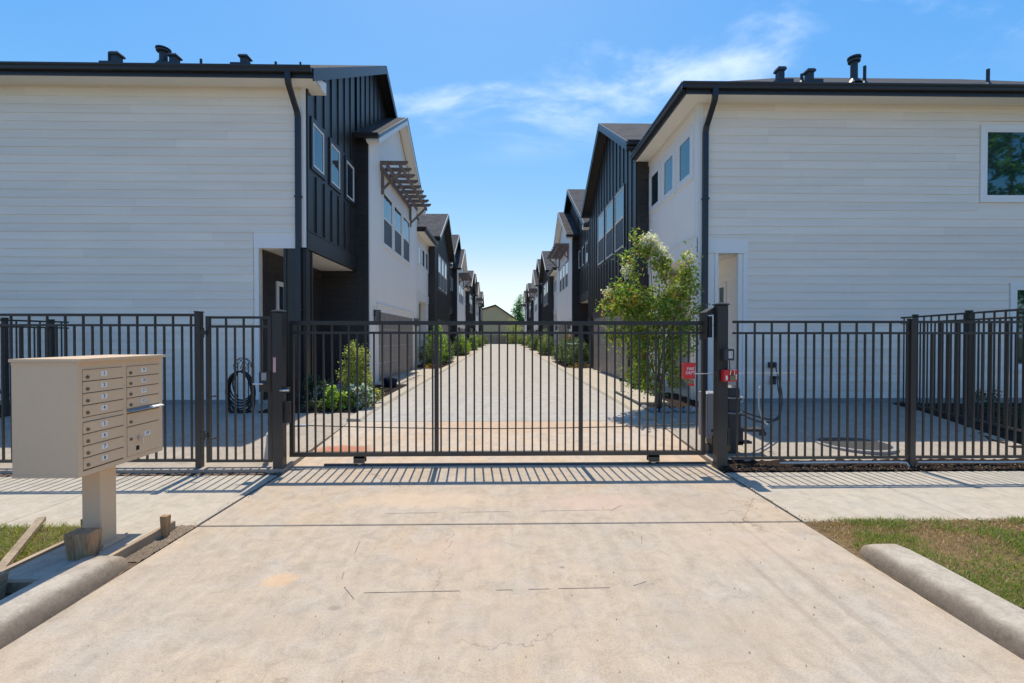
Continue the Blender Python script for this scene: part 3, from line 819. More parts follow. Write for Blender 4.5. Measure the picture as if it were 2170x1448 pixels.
def pergola(P, M):
    """slatted wood awning over the upper windows"""
    mb = MB(); boxM(mb, M, 14.30, 18.95, 6.86, 7.02, 0.0, 0.05)
    p = mb.build("pergola", "wood_pergola", P)
    for c in (0.22, 0.62):
        mb = MB(); boxM(mb, M, 14.15, 19.10, 6.90, 7.02, c, c + 0.05); mb.build("beam", "wood_pergola", p)
    for i in range(9):
        a = 14.32 + i * 0.57
        mb = MB()
        poly = [M(a, 7.02, 0.0), M(a, 7.14, 0.0), M(a, 7.14, 0.86), M(a, 7.09, 0.86), M(a, 7.02, 0.77)]
        mb.prism(poly, Vector(M(a + 0.045, 0, 0)) - Vector(M(a, 0, 0))); mb.build("rafter", "wood_pergola", p)
    for a in (14.42, 18.70):
        mb = MB(); boxM(mb, M, a, a + 0.09, 6.15, 6.86, 0.0, 0.08)
        mb.prism([M(a + 0.02, 6.28, 0.08), M(a + 0.02, 6.38, 0.08), M(a + 0.02, 6.90, 0.60), M(a + 0.02, 6.90, 0.70)], Vector(M(a + 0.07, 0, 0)) - Vector(M(a + 0.02, 0, 0)))
        mb.build("bracket", "wood_pergola", p)

def front_door(P, M, a0, a1, mat, trim):
    mb = MB(); boxM(mb, M, a0 - 0.1, a1 + 0.1, 2.55, 2.66, 0, 0.035); boxM(mb, M, a0 - 0.1, a0, GZ + 0.02, 2.55, 0, 0.035); boxM(mb, M, a1, a1 + 0.1, GZ + 0.02, 2.55, 0, 0.035)
    boxM(mb, M, a0, a1, GZ + 0.02, 2.55, 0.0, 0.012)
    for z in (0.45, 1.05, 1.65): boxM(mb, M, a0 + 0.14, a1 - 0.14, z, z + 0.45, 0.012, 0.022)
    d = mb.build("door", [trim], P)
    mb = MB(); q = M(a0 + 0.09, 1.25, 0.06); mb.tube([M(a0 + 0.09, 1.1, 0.05), M(a0 + 0.09, 1.16, 0.07), M(a0 + 0.09, 1.34, 0.07), M(a0 + 0.09, 1.4, 0.05)], 0.012, 6); mb.build("handle", "steel", d)

def downspout(parent, s, u, off, z_top, z_bot=GZ + 0.12, yo=9.30):
    mb = MB()
    def rect(x, y, z, tilt=0.0):
        return [(s * (x - 0.055), y - 0.035, z - tilt), (s * (x + 0.055), y - 0.035, z - tilt), (s * (x + 0.055), y + 0.035, z + tilt), (s * (x - 0.055), y + 0.035, z + tilt)]
    y1 = Y0 - 0.065
    st = [(yo, z_top, 0), (yo, z_top - 0.18, 0), (yo + 0.03, z_top - 0.26, 0.0), (y1 - 0.04, z_top - 0.62, 0.0), (y1, z_top - 0.72, 0), (y1, 2.9, 0), (y1, z_bot + 0.1, 0), (y1 - 0.03, z_bot + 0.03, 0), (y1 - 0.2, z_bot - 0.03, 0)]
    mb.loft([rect(u, y + off, z) for (y, z, t_) in st])
    d = mb.build("downspout", "gutter_metal", parent)
    for z in (4.6, 2.2):
        mb = MB(); mb.box(*sorted((s * (u - 0.075), s * (u + 0.075))), y1 - 0.04 + off, y1 + 0.05 + off, z, z + 0.03); mb.build("strap", "gutter_metal", d)

def vent_pipe(roof, x, y, h, r=0.035, zf=None):
    mb = MB(); z = zf(y); mb.cyl((x, y, z - 0.05), r, h + 0.05, 10); mb.cyl((x, y, z - 0.04), r * 2.6, 0.09, 10, r2=r * 1.15)
    mb.build("vent_pipe", "vent_metal", roof)
def vent_cap(roof, x, y, h, zf):
    mb = MB(); z = zf(y)
    mb.bbox(x - 0.07, x + 0.07, y - 0.07, y + 0.07, z - 0.1, z + h * 0.72)
    mb.loft([[(x + a * k, y + b * k, z + zz) for a, b in ((-1, -1), (1, -1), (1, 1), (-1, 1))] for k, zz in ((0.07, h * 0.62), (0.10, h * 0.70), (0.10, h * 0.80), (0.08, h * 0.92), (0.02, h * 0.94))])
    mb.box(x - 0.2, x + 0.2, y - 0.2, y + 0.2, z - 0.14, z - 0.02)
    mb.build("vent_hood", "vent_metal", roof)
def flue(roof, x, y, h, zf):
    mb = MB(); z = zf(y); mb.cyl((x, y, z - 0.1), 0.075, h * 0.8 + 0.1, 14)
    mb.cyl((x, y, z - 0.03), 0.17, 0.12, 14, r2=0.085)
    mb.loft([[(x + r * math.cos(2 * math.pi * i / 14), y + r * math.sin(2 * math.pi * i / 14), z + zz) for i in range(14)] for r, zz in ((0.075, h * 0.76), (0.125, h * 0.78), (0.13, h * 0.86), (0.10, h * 0.87), (0.10, h * 0.90), (0.14, h * 0.91), (0.14, h * 0.97), (0.08, h * 1.0), (0.02, h))])
    mb.build("flue_pipe", "vent_metal", roof)

def house(kind, s, k, label):
    """kind AB: black porch front with a white gabled garage wing; CD: white front with a black gabled garage wing"""
    off = PITCH * k; near = k == 0; mid = k <= 1
    P = thing("town_house", label, "house", (s * WA, Y0 + off, GZ), "town houses along the alley")
    ab = kind == "AB"
    eave = 7.10 if ab else 6.86
    ridge_y, ridge_z = 15.15, (eave + SL * 5.80)
    mA, mB, mS = mapA(s, WA, off), mapA(s, WB, off), mapS(s, off)
    front = "siding_black" if ab else "panel_white"
    wing = "panel_white" if ab else "siding_black"
    porch = "porch_siding" if ab else "panel_white"
    pz = 3.55 if ab else 3.48
    xs = lambda a, b: tuple(sorted((s * a, s * b)))
    # --- street wall
    w = MB()
    w.box(*xs(5.2, DEPTH), Y0 + off, Y0 + 0.12 + off, GZ - 0.1, eave + 0.05)
    w.box(*xs(WA + 0.121, 5.2), Y0 + off, Y0 + 0.12 + off, pz, eave + 0.05)
    sw = w.build("wall", "siding_white", P)
    holes = []
    if ab:
        pu0, pu1 = 4.69, 5.2
        holes.append((WA, 5.32, 0, pz + 0.33))
    else:
        pu0, pu1 = 4.66, 5.10
        holes.append((WA, 5.26, 0, pz + 0.38))
    win = []
    if near and ab: win = [(-1, 10.72, 12.3, 4.85, 6.55)]
    if near and not ab: win = [(1, 10.52, 12.0, 4.70, 6.16), (1, 11.22, 12.6, 1.0, 2.72)]
    for (_, a, b, c, d) in win: holes.append((a - 0.13, b + 0.13, c - 0.13, d + 0.13))
    planks(sw, mS, WA + 0.10, DEPTH if near else 6.0, GZ + 0.1, eave - 0.16, holes, "siding_white", 0.178, near)
    for (_, a, b, c, d) in win: window(P, mS, a, b, c, d, "trim_white", "single", 0.11)
    w = MB(); boxM(w, mS, WA + 0.001, WA + 0.10, pz, eave - 0.02, 0.0, 0.026); w.build("corner_board", "trim_white", P)
    w = MB(); boxM(w, mS, WA + 0.101, DEPTH, eave - 0.16, eave - 0.021, 0.0, 0.026); w.build("frieze_board", "trim_white", P)
    # foundation
    w = MB(); w.box(*xs(5.21, DEPTH), Y0 - 0.03 + off, Y0 - 0.001 + off, 0.0, GZ + 0.09); w.build("foundation", "concrete_foundation", P)
    # porch header panel over the street opening
    w = MB(); boxM(w, mS, WA + 0.001 if not ab else WA + 0.105, 5.3, pz - 0.02, pz + 0.31, 0.0, 0.03); boxM(w, mS, WA + 0.1, 5.32, pz + 0.31, pz + 0.335, 0.0, 0.045)
    w.build("porch_header", "trim_white", P)
    w = MB(); boxM(w, mS, 5.2, 5.29, GZ, pz - 0.021, 0.0, 0.027); w.build("porch_trim", "trim_white", P)
    # --- alley wall of the front part (with the gable above for AB)
    w = MB()
    if ab:
        poly = [mA(Y0, pz, 0), mA(20.45, pz, 0), mA(20.45, eave + 0.1, 0), mA(ridge_y, ridge_z - 0.12, 0), mA(Y0, eave + 0.02, 0)]
        w.prism(poly, (s * 0.12, 0, 0))
    else:
        boxM(w, mA, Y0, 20.45, pz, eave + 0.05, -0.12, 0)
    aw = w.build("wall", front, P)
    w = MB(); w.box(*xs(5.2, 5.3), Y0 + 0.13 + off, 20.4 + off, GZ - 0.1, pz); w.box(*xs(DEPTH - 0.1, DEPTH), Y0 + 0.13 + off, YZ + off, 0, eave); w.box(*xs(WA, DEPTH), YZ - 0.04 + off, YZ + off + 0.06, 0, eave); w.build("wall", "siding_white" if not ab else "siding_white", P)
    if ab:
        battens(aw, mA, Y0 + 0.0, YB + 0.0, lambda a: pz + 0.36, lambda a: min(eave - 0.1 + SL * (a - 9.35) - 0.1, 10.2), [(9.99, 10.83, 5.22, 6.52), (11.04, 11.86, 5.22, 6.52), (12.12, 12.95, 5.22, 6.52)], "siding_black", 0.46, mid)
        battens(aw, mA, 13.02, 16.4, lambda a: 9.60 - SL * abs(a - 16.65) + 0.05, lambda a: min(eave - 0.1 + SL * (a - 9.35) - 0.1, ridge_z - 0.25 - SL * max(0, a - ridge_y)), [], "siding_black", 0.46, mid)
        w = MB(); boxM(w, mA, Y0, YB - 0.001, pz - 0.03, pz + 0.36, 0.0, 0.035); boxM(w, mA, Y0, YB - 0.001, pz + 0.36, pz + 0.39, 0.0, 0.05); w.build("porch_beam", "trim_black", P)
        for (a, b) in ((10.10, 10.72), (11.15, 11.75), (12.23, 12.84)):
            window(P, mA, a, b, 5.40, 6.36, "trim_black", "single", 0.09, frame="trim_white")
    else:
        for (a, b) in ((10.12, 10.80), (11.16, 11.83), (12.21, 12.88)):
            window(P, mA, a, b, 5.27, 6.20, "trim_white", "single", 0.12)
        w = MB(); boxM(w, mA, Y0 + 0.001, YB - 0.001, pz - 0.03, pz + 0.34, 0.0, 0.03); boxM(w, mA, Y0, YB - 0.002, pz + 0.34, pz + 0.37, 0.0, 0.045); w.build("porch_beam", "trim_white", P)
        w = MB(); boxM(w, mA, Y0 + 0.001, Y0 + 0.1, pz + 0.371, eave - 0.02, 0.0, 0.026); w.build("corner_board", "trim_white", P)
    # --- porch: inner walls, ceiling, floor, column, door
    mP = mapA(s, 5.2, off)
    w = MB(); boxM(w, mP, Y0 + 0.13, YB, GZ, pz - 0.002, 0.001, 0.012); pw = w.build("porch_wall", porch, P)
    if mid: planks(pw, mP_shift(mP, 0.012), Y0 + 0.13, YB, GZ + 0.02, pz - 0.02, [(11.15, 12.45, 0, 2.68), (10.43, 10.95, 1.0, 2.95)], porch, 0.178, near)
    w = MB(); w.box(*xs(WA + 0.121, 5.19), Y0 + 0.121 + off, YB - 0.002 + off, pz - 0.02, pz - 0.001); pc = w.build("porch_ceiling", "soffit_white", P)
    w = MB(); w.box(*xs(WA, 5.19), Y0 + 0.02 + off, YB - 0.002 + off, GZ - 0.1, GZ + 0.06); w.build("porch_floor", "concrete_walk", P)
    front_door(P, mP_shift(mP, 0.013), 11.25, 12.35, porch, "trim_black" if ab else "trim_white")
    window(P, mP_shift(mP, 0.013), 10.53, 10.85, 1.1, 2.86, "trim_white", "single", 0.06)
    w = MB()
    if ab:
        w.box(*xs(WA + 0.002, pu0), Y0 + 0.002 + off, Y0 + 0.27 + off, GZ, pz - 0.021)
        col = w.build("porch_column", "siding_black", P)
        w = MB()
        for a in (WA + 0.03, WA + 0.2, WA + 0.42): w.box(*xs(a, a + 0.045), Y0 - 0.02 + off, Y0 + 0.001 + off, GZ, pz - 0.022)
        w.build("column_trim", "trim_black", col)
        w = MB(); w.box(*xs(WA - 0.02, WA + 0.001), Y0 + 0.0 + off, Y0 + 0.05 + off, GZ, pz - 0.022); w.box(*xs(WA - 0.02, WA + 0.001), Y0 + 0.22 + off, Y0 + 0.27 + off, GZ, pz - 0.022); w.build("column_trim", "trim_black", col)
    else:
        w.box(*xs(WA + 0.002, pu0), Y0 + 0.002 + off, Y0 + 0.40 + off, GZ, pz - 0.021)
        col = w.build("porch_column", "panel_white", P)
        w = MB()
        for a in (WA + 0.01, WA + 0.38): w.box(*xs(a, a + 0.07), Y0 - 0.022 + off, Y0 + 0.001 + off, GZ, pz - 0.022)
        for a in (0.03, 0.16, 0.32): w.box(*xs(WA - 0.02, WA + 0.001), Y0 + a + off, Y0 + a + 0.06 + off, GZ, pz - 0.022)
        w.build("column_trim", "trim_white", col)
        w = MB(); w.box(*xs(WA + 0.002, WA + 0.30), YB - 0.75 + off, YB - 0.03 + off, GZ, pz - 0.021); c2 = w.build("porch_column", "panel_white", P)
        w = MB()
        for a in (-0.74, -0.56, -0.38, -0.20): w.box(*xs(WA - 0.02, WA + 0.001), YB + a + off, YB + a + 0.06 + off, GZ, pz - 0.022)
        w.build("column_trim", "trim_white", c2)
        w = MB(); w.box(*xs(5.10, 5.199), Y0 + 0.002 + off, Y0 + 0.1 + off, GZ, pz - 0.021); w.build("porch_jamb", "trim_white", P)
    # --- garage wing
    wr_y, wr_z = 16.65, (9.60 if ab else 9.46)
    we = wr_z - SL * 3.80
    w = MB()
    w.prism(gable_poly(mB, YB, YE, GZ, wr_y, wr_z - 0.06, SL, 0), (s * 0.12, 0, 0))
    gw = w.build("wall", wing, P)
    w = MB()
    if ab: w.box(*xs(WB + 0.121, 5.2), YB + off, YB + 0.12 + off, GZ, wr_z - SL * (wr_y - YB) - 0.02)
    else: w.box(*xs(WB + 0.121, 8.0), YB + off, YB + 0.12 + off, GZ, wr_z - SL * (wr_y - YB) - 0.02)
    w.box(*xs(WB + 0.121, 8.0), YE - 0.12 + off, YE + off, GZ, wr_z - SL * (YE - wr_y) - 0.02)
    sd = w.build("wall", "siding_black" if ab or True else wing, P)
    mN = mapS(s, off, YB)
    planks(sd, mN, WB + 0.10, WA - 0.001, GZ + 0.1, we - 0.05, [], "siding_black", 0.178, False)
    planks(sd, mN, WA, 5.18, GZ + 0.1, pz - 0.03, [], "porch_siding" if ab else "siding_white", 0.178, near and ab)
    w = MB(); boxM(w, mN, WB + 0.001, WB + 0.10, GZ, we, 0.0, 0.026); w.build("corner_board", "trim_white" if False else "siding_black", P)
    gtop = 2.42
    wins = ((14.44, 15.62), (15.86, 17.04), (17.28, 18.46))
    if ab: wins = ((14.62, 15.80), (16.06, 17.22), (17.48, 18.66))
    whole = []
    for (a, b) in wins:
        z0, z1 = (4.62, 6.30) if ab else (4.54, 6.46)
        window(P, mB, a, b, z0, z1, "trim_white" if ab else "trim_black", "hung", 0.09 if ab else 0.05)
        whole.append((a - 0.12, b + 0.12, z0 - 0.12, z1 + 0.12))
    garage(P, mB, 14.0, 19.3, gtop, "trim_white" if ab else "trim_black")
    if not ab:
        whole.append((13.8, 19.5, 0, gtop + 0.27))
        battens(gw, mB, YB, YE, lambda a: GZ + 0.02, lambda a: wr_z - SL * abs(a - wr_y) - 0.14, whole, "siding_black", 0.47, mid)
    else:
        pergola(P, mB)
        w = MB(); boxM(w, mB, YB + 0.001, YB + 0.10, GZ, we - 0.02, 0.0, 0.026); boxM(w, mB, YE - 0.1, YE - 0.001, GZ, we - 0.02, 0.0, 0.026); w.build("corner_board", "trim_white", P)
    for a in (13.62, 19.72): wall_lamp(P, mB, a, 2.28)
    # --- main roof
    w = MB(); e0, e1 = 9.35 + off, 20.95 + off; ry = ridge_y + off
    U = lambda u, y, z: (s * u, y, z)
    if ab:
        oh = 3.87
        roof_slab(w, [U(oh, e0, eave), U(DEPTH + .4, e0, eave), U(DEPTH + .4, ry, ridge_z), U(oh, ry, ridge_z)])
        roof_slab(w, [U(oh, e1, eave), U(DEPTH + .4, e1, eave), U(DEPTH + .4, ry, ridge_z), U(oh, ry, ridge_z)])
    else:
        hx = 3.75; top = hx + 5.80
        roof_slab(w, [U(hx, e0, eave), U(DEPTH + .4, e0, eave), U(DEPTH + .4, ry, ridge_z), U(top, ry, ridge_z)])
        roof_slab(w, [U(hx, e1, eave), U(DEPTH + .4, e1, eave), U(DEPTH + .4, ry, ridge_z), U(top, ry, ridge_z)])
        z_in = eave + SL * 0.6
        cutp = 13.099 + off
        # alley side hip, cut back behind the garage wing
        roof_slab(w, [U(hx, e0, eave), U(hx, cutp, eave), U(hx + cutp - e0, cutp, eave + SL * (cutp - e0))])
        roof_slab(w, [U(4.35, cutp, z_in), U(4.35, e1 - 0.6, z_in), U(top, ry, ridge_z), U(hx + cutp - e0, cutp, eave + SL * (cutp - e0))])
    roof = w.build("roof", "shingles", P); set_uv(roof, s)
    # fascia, soffit and gutter of the street eave
    u_end = 3.87 if ab else 3.75
    w = MB(); w.box(*xs(u_end + 0.01, DEPTH + .4), e0 + 0.0, e0 + 0.03, eave - 0.20, eave - 0.101); w.build("fascia", "gutter_metal", roof)
    w = MB(); w.box(*xs(u_end + 0.012, DEPTH + .4), e0 + 0.031, Y0 - 0.001 + off, eave - 0.165, eave - 0.15); w.build("soffit", "soffit_white", roof)
    gutter("gutter", roof, (s * (u_end + (0 if ab else -0.10)), e0, eave - 0.005), (s * (DEPTH + .4), e0, eave - 0.005), (0, -1, 0))
    if ab:
        # boxed white eave return at the corner and dark rake boards
        w = MB(); w.box(*xs(u_end + 0.013, WA - 0.001), Y0 + off, Y0 + 0.3 + off, eave - 0.165, eave - 0.15); w.prism([U(u_end + 0.012, e0 + 0.031, eave - 0.166), U(u_end + 0.012, Y0 + 0.3 + off, eave - 0.166), U(u_end + 0.012, Y0 + 0.3 + off, eave + 0.1), U(u_end + 0.012, e0 + 0.031, eave - 0.105)], (s * 0.02, 0, 0)); w.build("eave_return", "soffit_white", roof)
        for sg, ee in ((1, e0), (-1, e1)):
            w = MB(); w.prism([U(oh - 0.001, ee, eave - 0.27), U(oh - 0.001, ee, eave - 0.005), U(oh - 0.001, ry, ridge_z - 0.005), U(oh - 0.001, ry, ridge_z - 0.27)], (-s * 0.025, 0, 0)); w.build("rake_board", "trim_black", roof)
            w = MB(); w.prism([U(oh + 0.02, ee + sg * 0.75, eave + SL * 0.75 - 0.13), U(WA - 0.003, ee + sg * 0.75, eave + SL * 0.75 - 0.13), U(WA - 0.003, ry, ridge_z - 0.13), U(oh + 0.02, ry, ridge_z - 0.13)], (0, 0, -0.02)); w.build("rake_soffit", "trim_black", roof)
    else:
        w = MB(); w.box(*xs(3.75, 3.78), e0 + 0.031, cutp, eave - 0.20, eave - 0.101); w.build("fascia", "gutter_metal", roof)
        w = MB(); w.box(*xs(3.781, WA - 0.001), Y0 + off, cutp, eave - 0.165, eave - 0.15); w.build("soffit", "soffit_white", roof)
        gutter("gutter", roof, (s * 3.75, e0 - 0.10, eave - 0.005), (s * 3.75, cutp, eave - 0.005), (-s, 0, 0))
        w = MB(); boxM(w, mA, Y0 + 0.101, YB - 0.002, eave - 0.30, eave - 0.17, 0.0, 0.026); w.build("frieze_board", "trim_white", P)
    downspout(roof, s, 4.34, off, eave - 0.10)
    # --- roof of the garage wing
    w = MB(); i0 = 3.50; i1 = 4.25 if ab else 8.2
    g0, g1 = wr_y - 3.80 + off, wr_y + 3.80 + off; gr = wr_y + off
    roof_slab(w, [U(i0, g0, we), U(i1, g0, we), U(i1, gr, wr_z), U(i0, gr, wr_z)])
    roof_slab(w, [U(i0, g1, we), U(i1, g1, we), U(i1, gr, wr_z), U(i0, gr, wr_z)])
    r2 = w.build("roof", "shingles", P); set_uv(r2, s)
    sof = "soffit_white" if ab else "trim_black"
    for sg, ee in ((1, g0), (-1, g1)):
        w = MB(); w.prism([U(i0 - 0.001, ee, we - 0.26), U(i0 - 0.001, ee, we - 0.11), U(i0 - 0.001, gr, wr_z - 0.11), U(i0 - 0.001, gr, wr_z - 0.26)], (-s * 0.022, 0, 0)); w.build("rake_board", "trim_white" if ab else "trim_black", r2)
        w = MB(); w.prism([U(i0 - 0.001, ee, we - 0.108), U(i0 - 0.001, ee, we + 0.005), U(i0 - 0.001, gr, wr_z + 0.005), U(i0 - 0.001, gr, wr_z - 0.108)], (-s * 0.03, 0, 0)); w.build("drip_edge", "gutter_metal", r2)
        w = MB(); w.prism([U(i0 + 0.002, ee + sg * 0.03, we + SL * .03 - 0.12), U(WB - 0.003, ee + sg * 0.03, we + SL * .03 - 0.12), U(WB - 0.003, gr, wr_z - 0.12), U(i0 + 0.002, gr, wr_z - 0.12)], (0, 0, -0.02)); w.build("rake_soffit", sof, r2)
        if not (ab and sg < 0):
            gutter("gutter", r2, (s * (i0 - 0.02), ee, we - 0.005), (s * (WA - 0.01 if ab else 4.9), ee, we - 0.005), (0, -sg, 0))
        w = MB(); w.prism([U(i0 + 0.002, ee + sg * 0.004, we - 0.2), U(i0 + 0.002, ee + sg * 0.22, we - 0.2), U(i0 + 0.002, ee + sg * 0.22, we + SL * .22 - 0.14), U(i0 + 0.002, ee + sg * 0.004, we - 0.13)], (s * (WB - i0 - 0.01), 0, 0)); w.build("eave_return", sof, r2)
    return P, roof, eave

def mP_shift(M, d): return lambda a, b, c: M(a, b, c + d)

LBL_L = ["white lap-sided house with black corner porch, left of the gate",
         "second house on the left row, white front with black gable",
         "third house on the left row, with slatted awning on white gable",
         "fourth house on the left row, with black gable above garage",
         "fifth house on the left row, far along the alley",
         "last house at the far end of the left row"]
LBL_R = ["white house with hipped roof behind the myrtle, right of the gate",
         "second house on the right row, black front with white gabled wing",
         "third house on the right row, with black gable above garage",
         "fourth house on the right row, with slatted awning on white gable",
         "fifth house on the right row, far along the alley",
         "last house at the far end of the right row"]
for k in range(6):
    P, roof, eave = house("AB" if k % 2 == 0 else "CD", -1, k, LBL_L[k])
    if k == 0:
        zf = lambda y: 7.10 + SL * (y - 9.35)
        def ux(px, y): return (px - 1067) / 964 * y
        Y = 9.62
        vent_pipe(roof, ux(251, Y), Y, 0.24, 0.03, zf); vent_cap(roof, ux(266, Y), Y, 0.27, zf)
        flue(roof, ux(361, Y), Y, 0.36, zf); vent_cap(roof, ux(384, Y), Y, 0.24, zf)
        vent_pipe(roof, ux(438, Y), Y, 0.15, 0.025, zf); vent_cap(roof, ux(529, Y), Y, 0.24, zf)
        vent_pipe(roof, ux(592, Y), Y, 0.11, 0.025, zf); vent_pipe(roof, ux(643, Y), Y, 0.11, 0.02, zf)
    P, roof, eave = house("CD" if k % 2 == 0 else "AB", 1, k, LBL_R[k])
    if k == 0:
        zf = lambda y: 6.86 + SL * (y - 9.35)
        Y = 10.6
        vent_cap(roof, ux(1656, Y), Y, 0.36, zf); vent_pipe(roof, ux(1703, Y), Y, 0.20, 0.035, zf); vent_cap(roof, ux(1719, Y), Y, 0.32, zf)
        flue(roof, ux(1816, Y), Y, 0.62, zf); vent_pipe(roof, ux(1839, Y), Y, 0.40, 0.035, zf); vent_pipe(roof, ux(2108, Y), Y, 0.36, 0.035, zf)
# ------------------------------------------------------------------ fences and gates
PK = {}
def picket_mesh(z0, z1, w=0.019, mat="rail_metal"):
    k = (round(z0, 3), round(z1, 3), w)
    if k not in PK:
        mb = MB(); mb.box(-w / 2, w / 2, -w / 2, w / 2, z0, z1); PK[k] = mb.mesh("picket", mat)
    return PK[k]
def bar(parent, name, p, q, w, h, mat="rail_metal"):
    """horizontal rail between two points, given by its centre line"""
    p, q = Vector(p), Vector(q); d = (q - p).normalized(); n = Vector((-d.y, d.x, 0)).normalized() * w / 2; u = Vector((0, 0, h / 2))
    mb = MB(); mb.hexa([p - n - u, q - n - u, q + n - u, p + n - u, p - n + u, q - n + u, q + n + u, p + n + u])
    return mb.build(name, mat, parent)
def post(parent, x, y, z0, z1, w=0.065, name="post", cap=True):
    mb = MB(); mb.bbox(x - w / 2, x + w / 2, y - w / 2, y + w / 2, z0, z1, 0.004)
    if cap: mb.bbox(x - w / 2 - 0.006, x + w / 2 + 0.006, y - w / 2 - 0.006, y + w / 2 + 0.006, z1, z1 + 0.018, 0.006)
    o = mb.build(name, "rail_metal", parent); return o
def fence(label, a, b, zt, z2, zb, posts, step=0.1075, start=0.05, base=0.0, group="black metal fence runs"):
    a, b = Vector((a[0], a[1], 0)), Vector((b[0], b[1], 0)); L = (b - a).length; d = (b - a) / L
    ang = math.atan2(d.y, d.x)
    P = thing("metal_fence", label, "fence", (a.x, a.y, base), group)
    for t in posts: p = a + d * t; post(P, p.x, p.y, base - 0.05, zt + 0.03, 0.07)
    for z, h in ((zt, 0.032), (z2, 0.028), (zb, 0.034)):
        bar(P, "rail", a + Vector((0, 0, z)), b + Vector((0, 0, z)), 0.032, h)
    t = start; i = 0
    while t < L - 0.03:
        if all(abs(t - q) > 0.055 for q in posts):
            p = a + d * t
            place("picket", picket_mesh(zb, zt if i % 2 == 0 else z2 - 0.014), P, (p.x, p.y, 0), (0, 0, ang))
        t += step; i += 1
    return P
# street fence
fence("black metal fence left of the walk gate, behind the mailbox", (-9.1, Y_F), (-3.69, Y_F), 1.915, 1.79, 0.14, [0.03, 2.90, 5.385], start=0.13)
fence("black metal fence right of the gate operator, in front of the house", (2.86, Y_F), (9.6, Y_F), 1.835, 1.695, 0.135, [2.27, 4.55, 6.72], start=0.06)
# side fences towards the houses
fence("black metal side fence between left yard and mailbox side planting", (-9.02, 5.75), (-9.02, 9.6), 1.95, 1.83, 0.24, [0.1, 1.3, 2.65, 3.5], base=0.1)
fence("black metal side fence running back beside the dark planting bed", (7.33, 6.0), (8.22, 9.25), 2.04, 1.93, 0.30, [0.05, 1.45, 2.9], base=0.1)

# pedestrian gate
G = thing("walk_gate", "narrow black metal walk gate between fence and gate post", "gate", (-3.66, Y_F, 0.05))
for x in (-3.60, -2.855): mb = MB(); mb.box(x - 0.022, x + 0.022, Y_F - 0.022, Y_F + 0.022, 0.115, 1.90); mb.build("stile", "rail_metal", G)
for z in (1.885, 1.775, 0.13): bar(G, "rail", (-3.578, Y_F, z), (-2.877, Y_F, z), 0.03, 0.03)
for i in range(6):
    x = -3.60 + 0.1065 * (i + 1)
    place("picket", picket_mesh(0.145, 1.87 if i % 2 else 1.761), G, (x, Y_F, 0))
for z in (1.70, 0.45):
    mb = MB(); mb.cyl((-3.645, Y_F - 0.03, z - 0.06), 0.013, 0.12, 8); mb.box(-3.68, -3.60, Y_F - 0.036, Y_F - 0.026, z - 0.025, z + 0.025); mb.build("hinge", "rail_metal", G)
mb = MB(); mb.box(-2.97, -2.835, Y_F - 0.045, Y_F - 0.022, 0.98, 1.22); mb.build("lock_case", "rail_metal", G)
mb = MB(); mb.tube([(-2.90, Y_F - 0.045, 1.08), (-2.90, Y_F - 0.085, 1.08), (-3.02, Y_F - 0.085, 1.08)], 0.010, 8); mb.build("lever", "steel", G)
mb = MB(); mb.box(-2.94, -2.88, Y_F - 0.05, Y_F - 0.045, 1.12, 1.21); mb.build("key_pad", "cabinet_grey", G)
for z in (0.93, 0.42): mb = MB(); mb.tube([(-3.60, Y_F - 0.022, z), (-3.55, Y_F - 0.05, z), (-3.47, Y_F - 0.05, z)], 0.009, 6); mb.build("bolt", "rail_metal", G)

# gate posts
mb = MB()
P1 = thing("gate_post", "square black gate post between walk gate and sliding gate", "post", (-2.78, 5.60, 0))
mb.bbox(-2.80, -2.68, 5.55, 5.665, -0.05, 1.945, 0.008); mb.build("shaft", "rail_metal", P1)
mb = MB(); mb.loft([[(-2.74 + a * k, 5.6075 + b * k, z) for a, b in ((-1, -1), (1, -1), (1, 1), (-1, 1))] for k, z in ((0.066, 1.945), (0.066, 1.96), (0.055, 1.972), (0.01, 1.98))]); mb.build("post_cap", "rail_metal", P1)
mb = MB(); mb.box(-2.785, -2.752, 5.545, 5.5495, 1.22, 1.40); mb.build("sticker", "pink_label", P1)
mb = MB(); mb.box(-2.70, -2.62, 5.56, 5.64, 0.97, 1.03); mb.box(-2.70, -2.60, 5.59, 5.61, 0.60, 0.86); mb.build("latch_catch", "rail_metal", P1)
mb = MB(); mb.tube([(-2.70, 5.55, 1.0), (-2.66, 5.53, 1.0), (-2.60, 5.56, 1.0)], 0.014, 8); mb.build("latch_pin", "steel", P1)

P2 = thing("gate_post", "tall square black post carrying the red lock box and rollers", "post", (2.74, 5.66, 0))
mb = MB(); mb.bbox(2.66, 2.795, 5.60, 5.72, -0.05, 2.045, 0.008); mb.build("shaft", "rail_metal", P2)
mb = MB(); mb.loft([[(2.7275 + a * k, 5.66 + b * k, z) for a, b in ((-1, -1), (1, -1), (1, 1), (-1, 1))] for k, z in ((0.075, 2.045), (0.075, 2.06), (0.06, 2.07), (0.01, 2.078))]); mb.build("post_cap", "rail_metal", P2)
mb = MB(); mb.prism([(2.56, 5.70, 1.96), (2.56, 5.70, 1.93), (2.655, 5.70, 1.93), (2.655, 5.70, 2.02)], (0, 0.2, 0)); mb.box(2.56, 2.575, 5.70, 5.90, 1.62, 1.93); mb.build("roller_bracket", "rail_metal", P2)
for y in (5.73, 5.88): mb = MB(); mb.cyl((2.62, y, 1.64), 0.028, 0.27, 12); mb.build("guide_roller", "rubber_black", P2)
mb = MB(); mb.bbox(2.71, 2.83, 5.52, 5.60, 1.36, 1.50, 0.005); kp = mb.build("card_reader", "motor_grey", P2)
mb = MB()
for i in range(3): mb.box(2.758 + i * 0.018, 2.768 + i * 0.018, 5.517, 5.5195, 1.385, 1.475)
mb.build("reader_lens", "label_paper", kp)
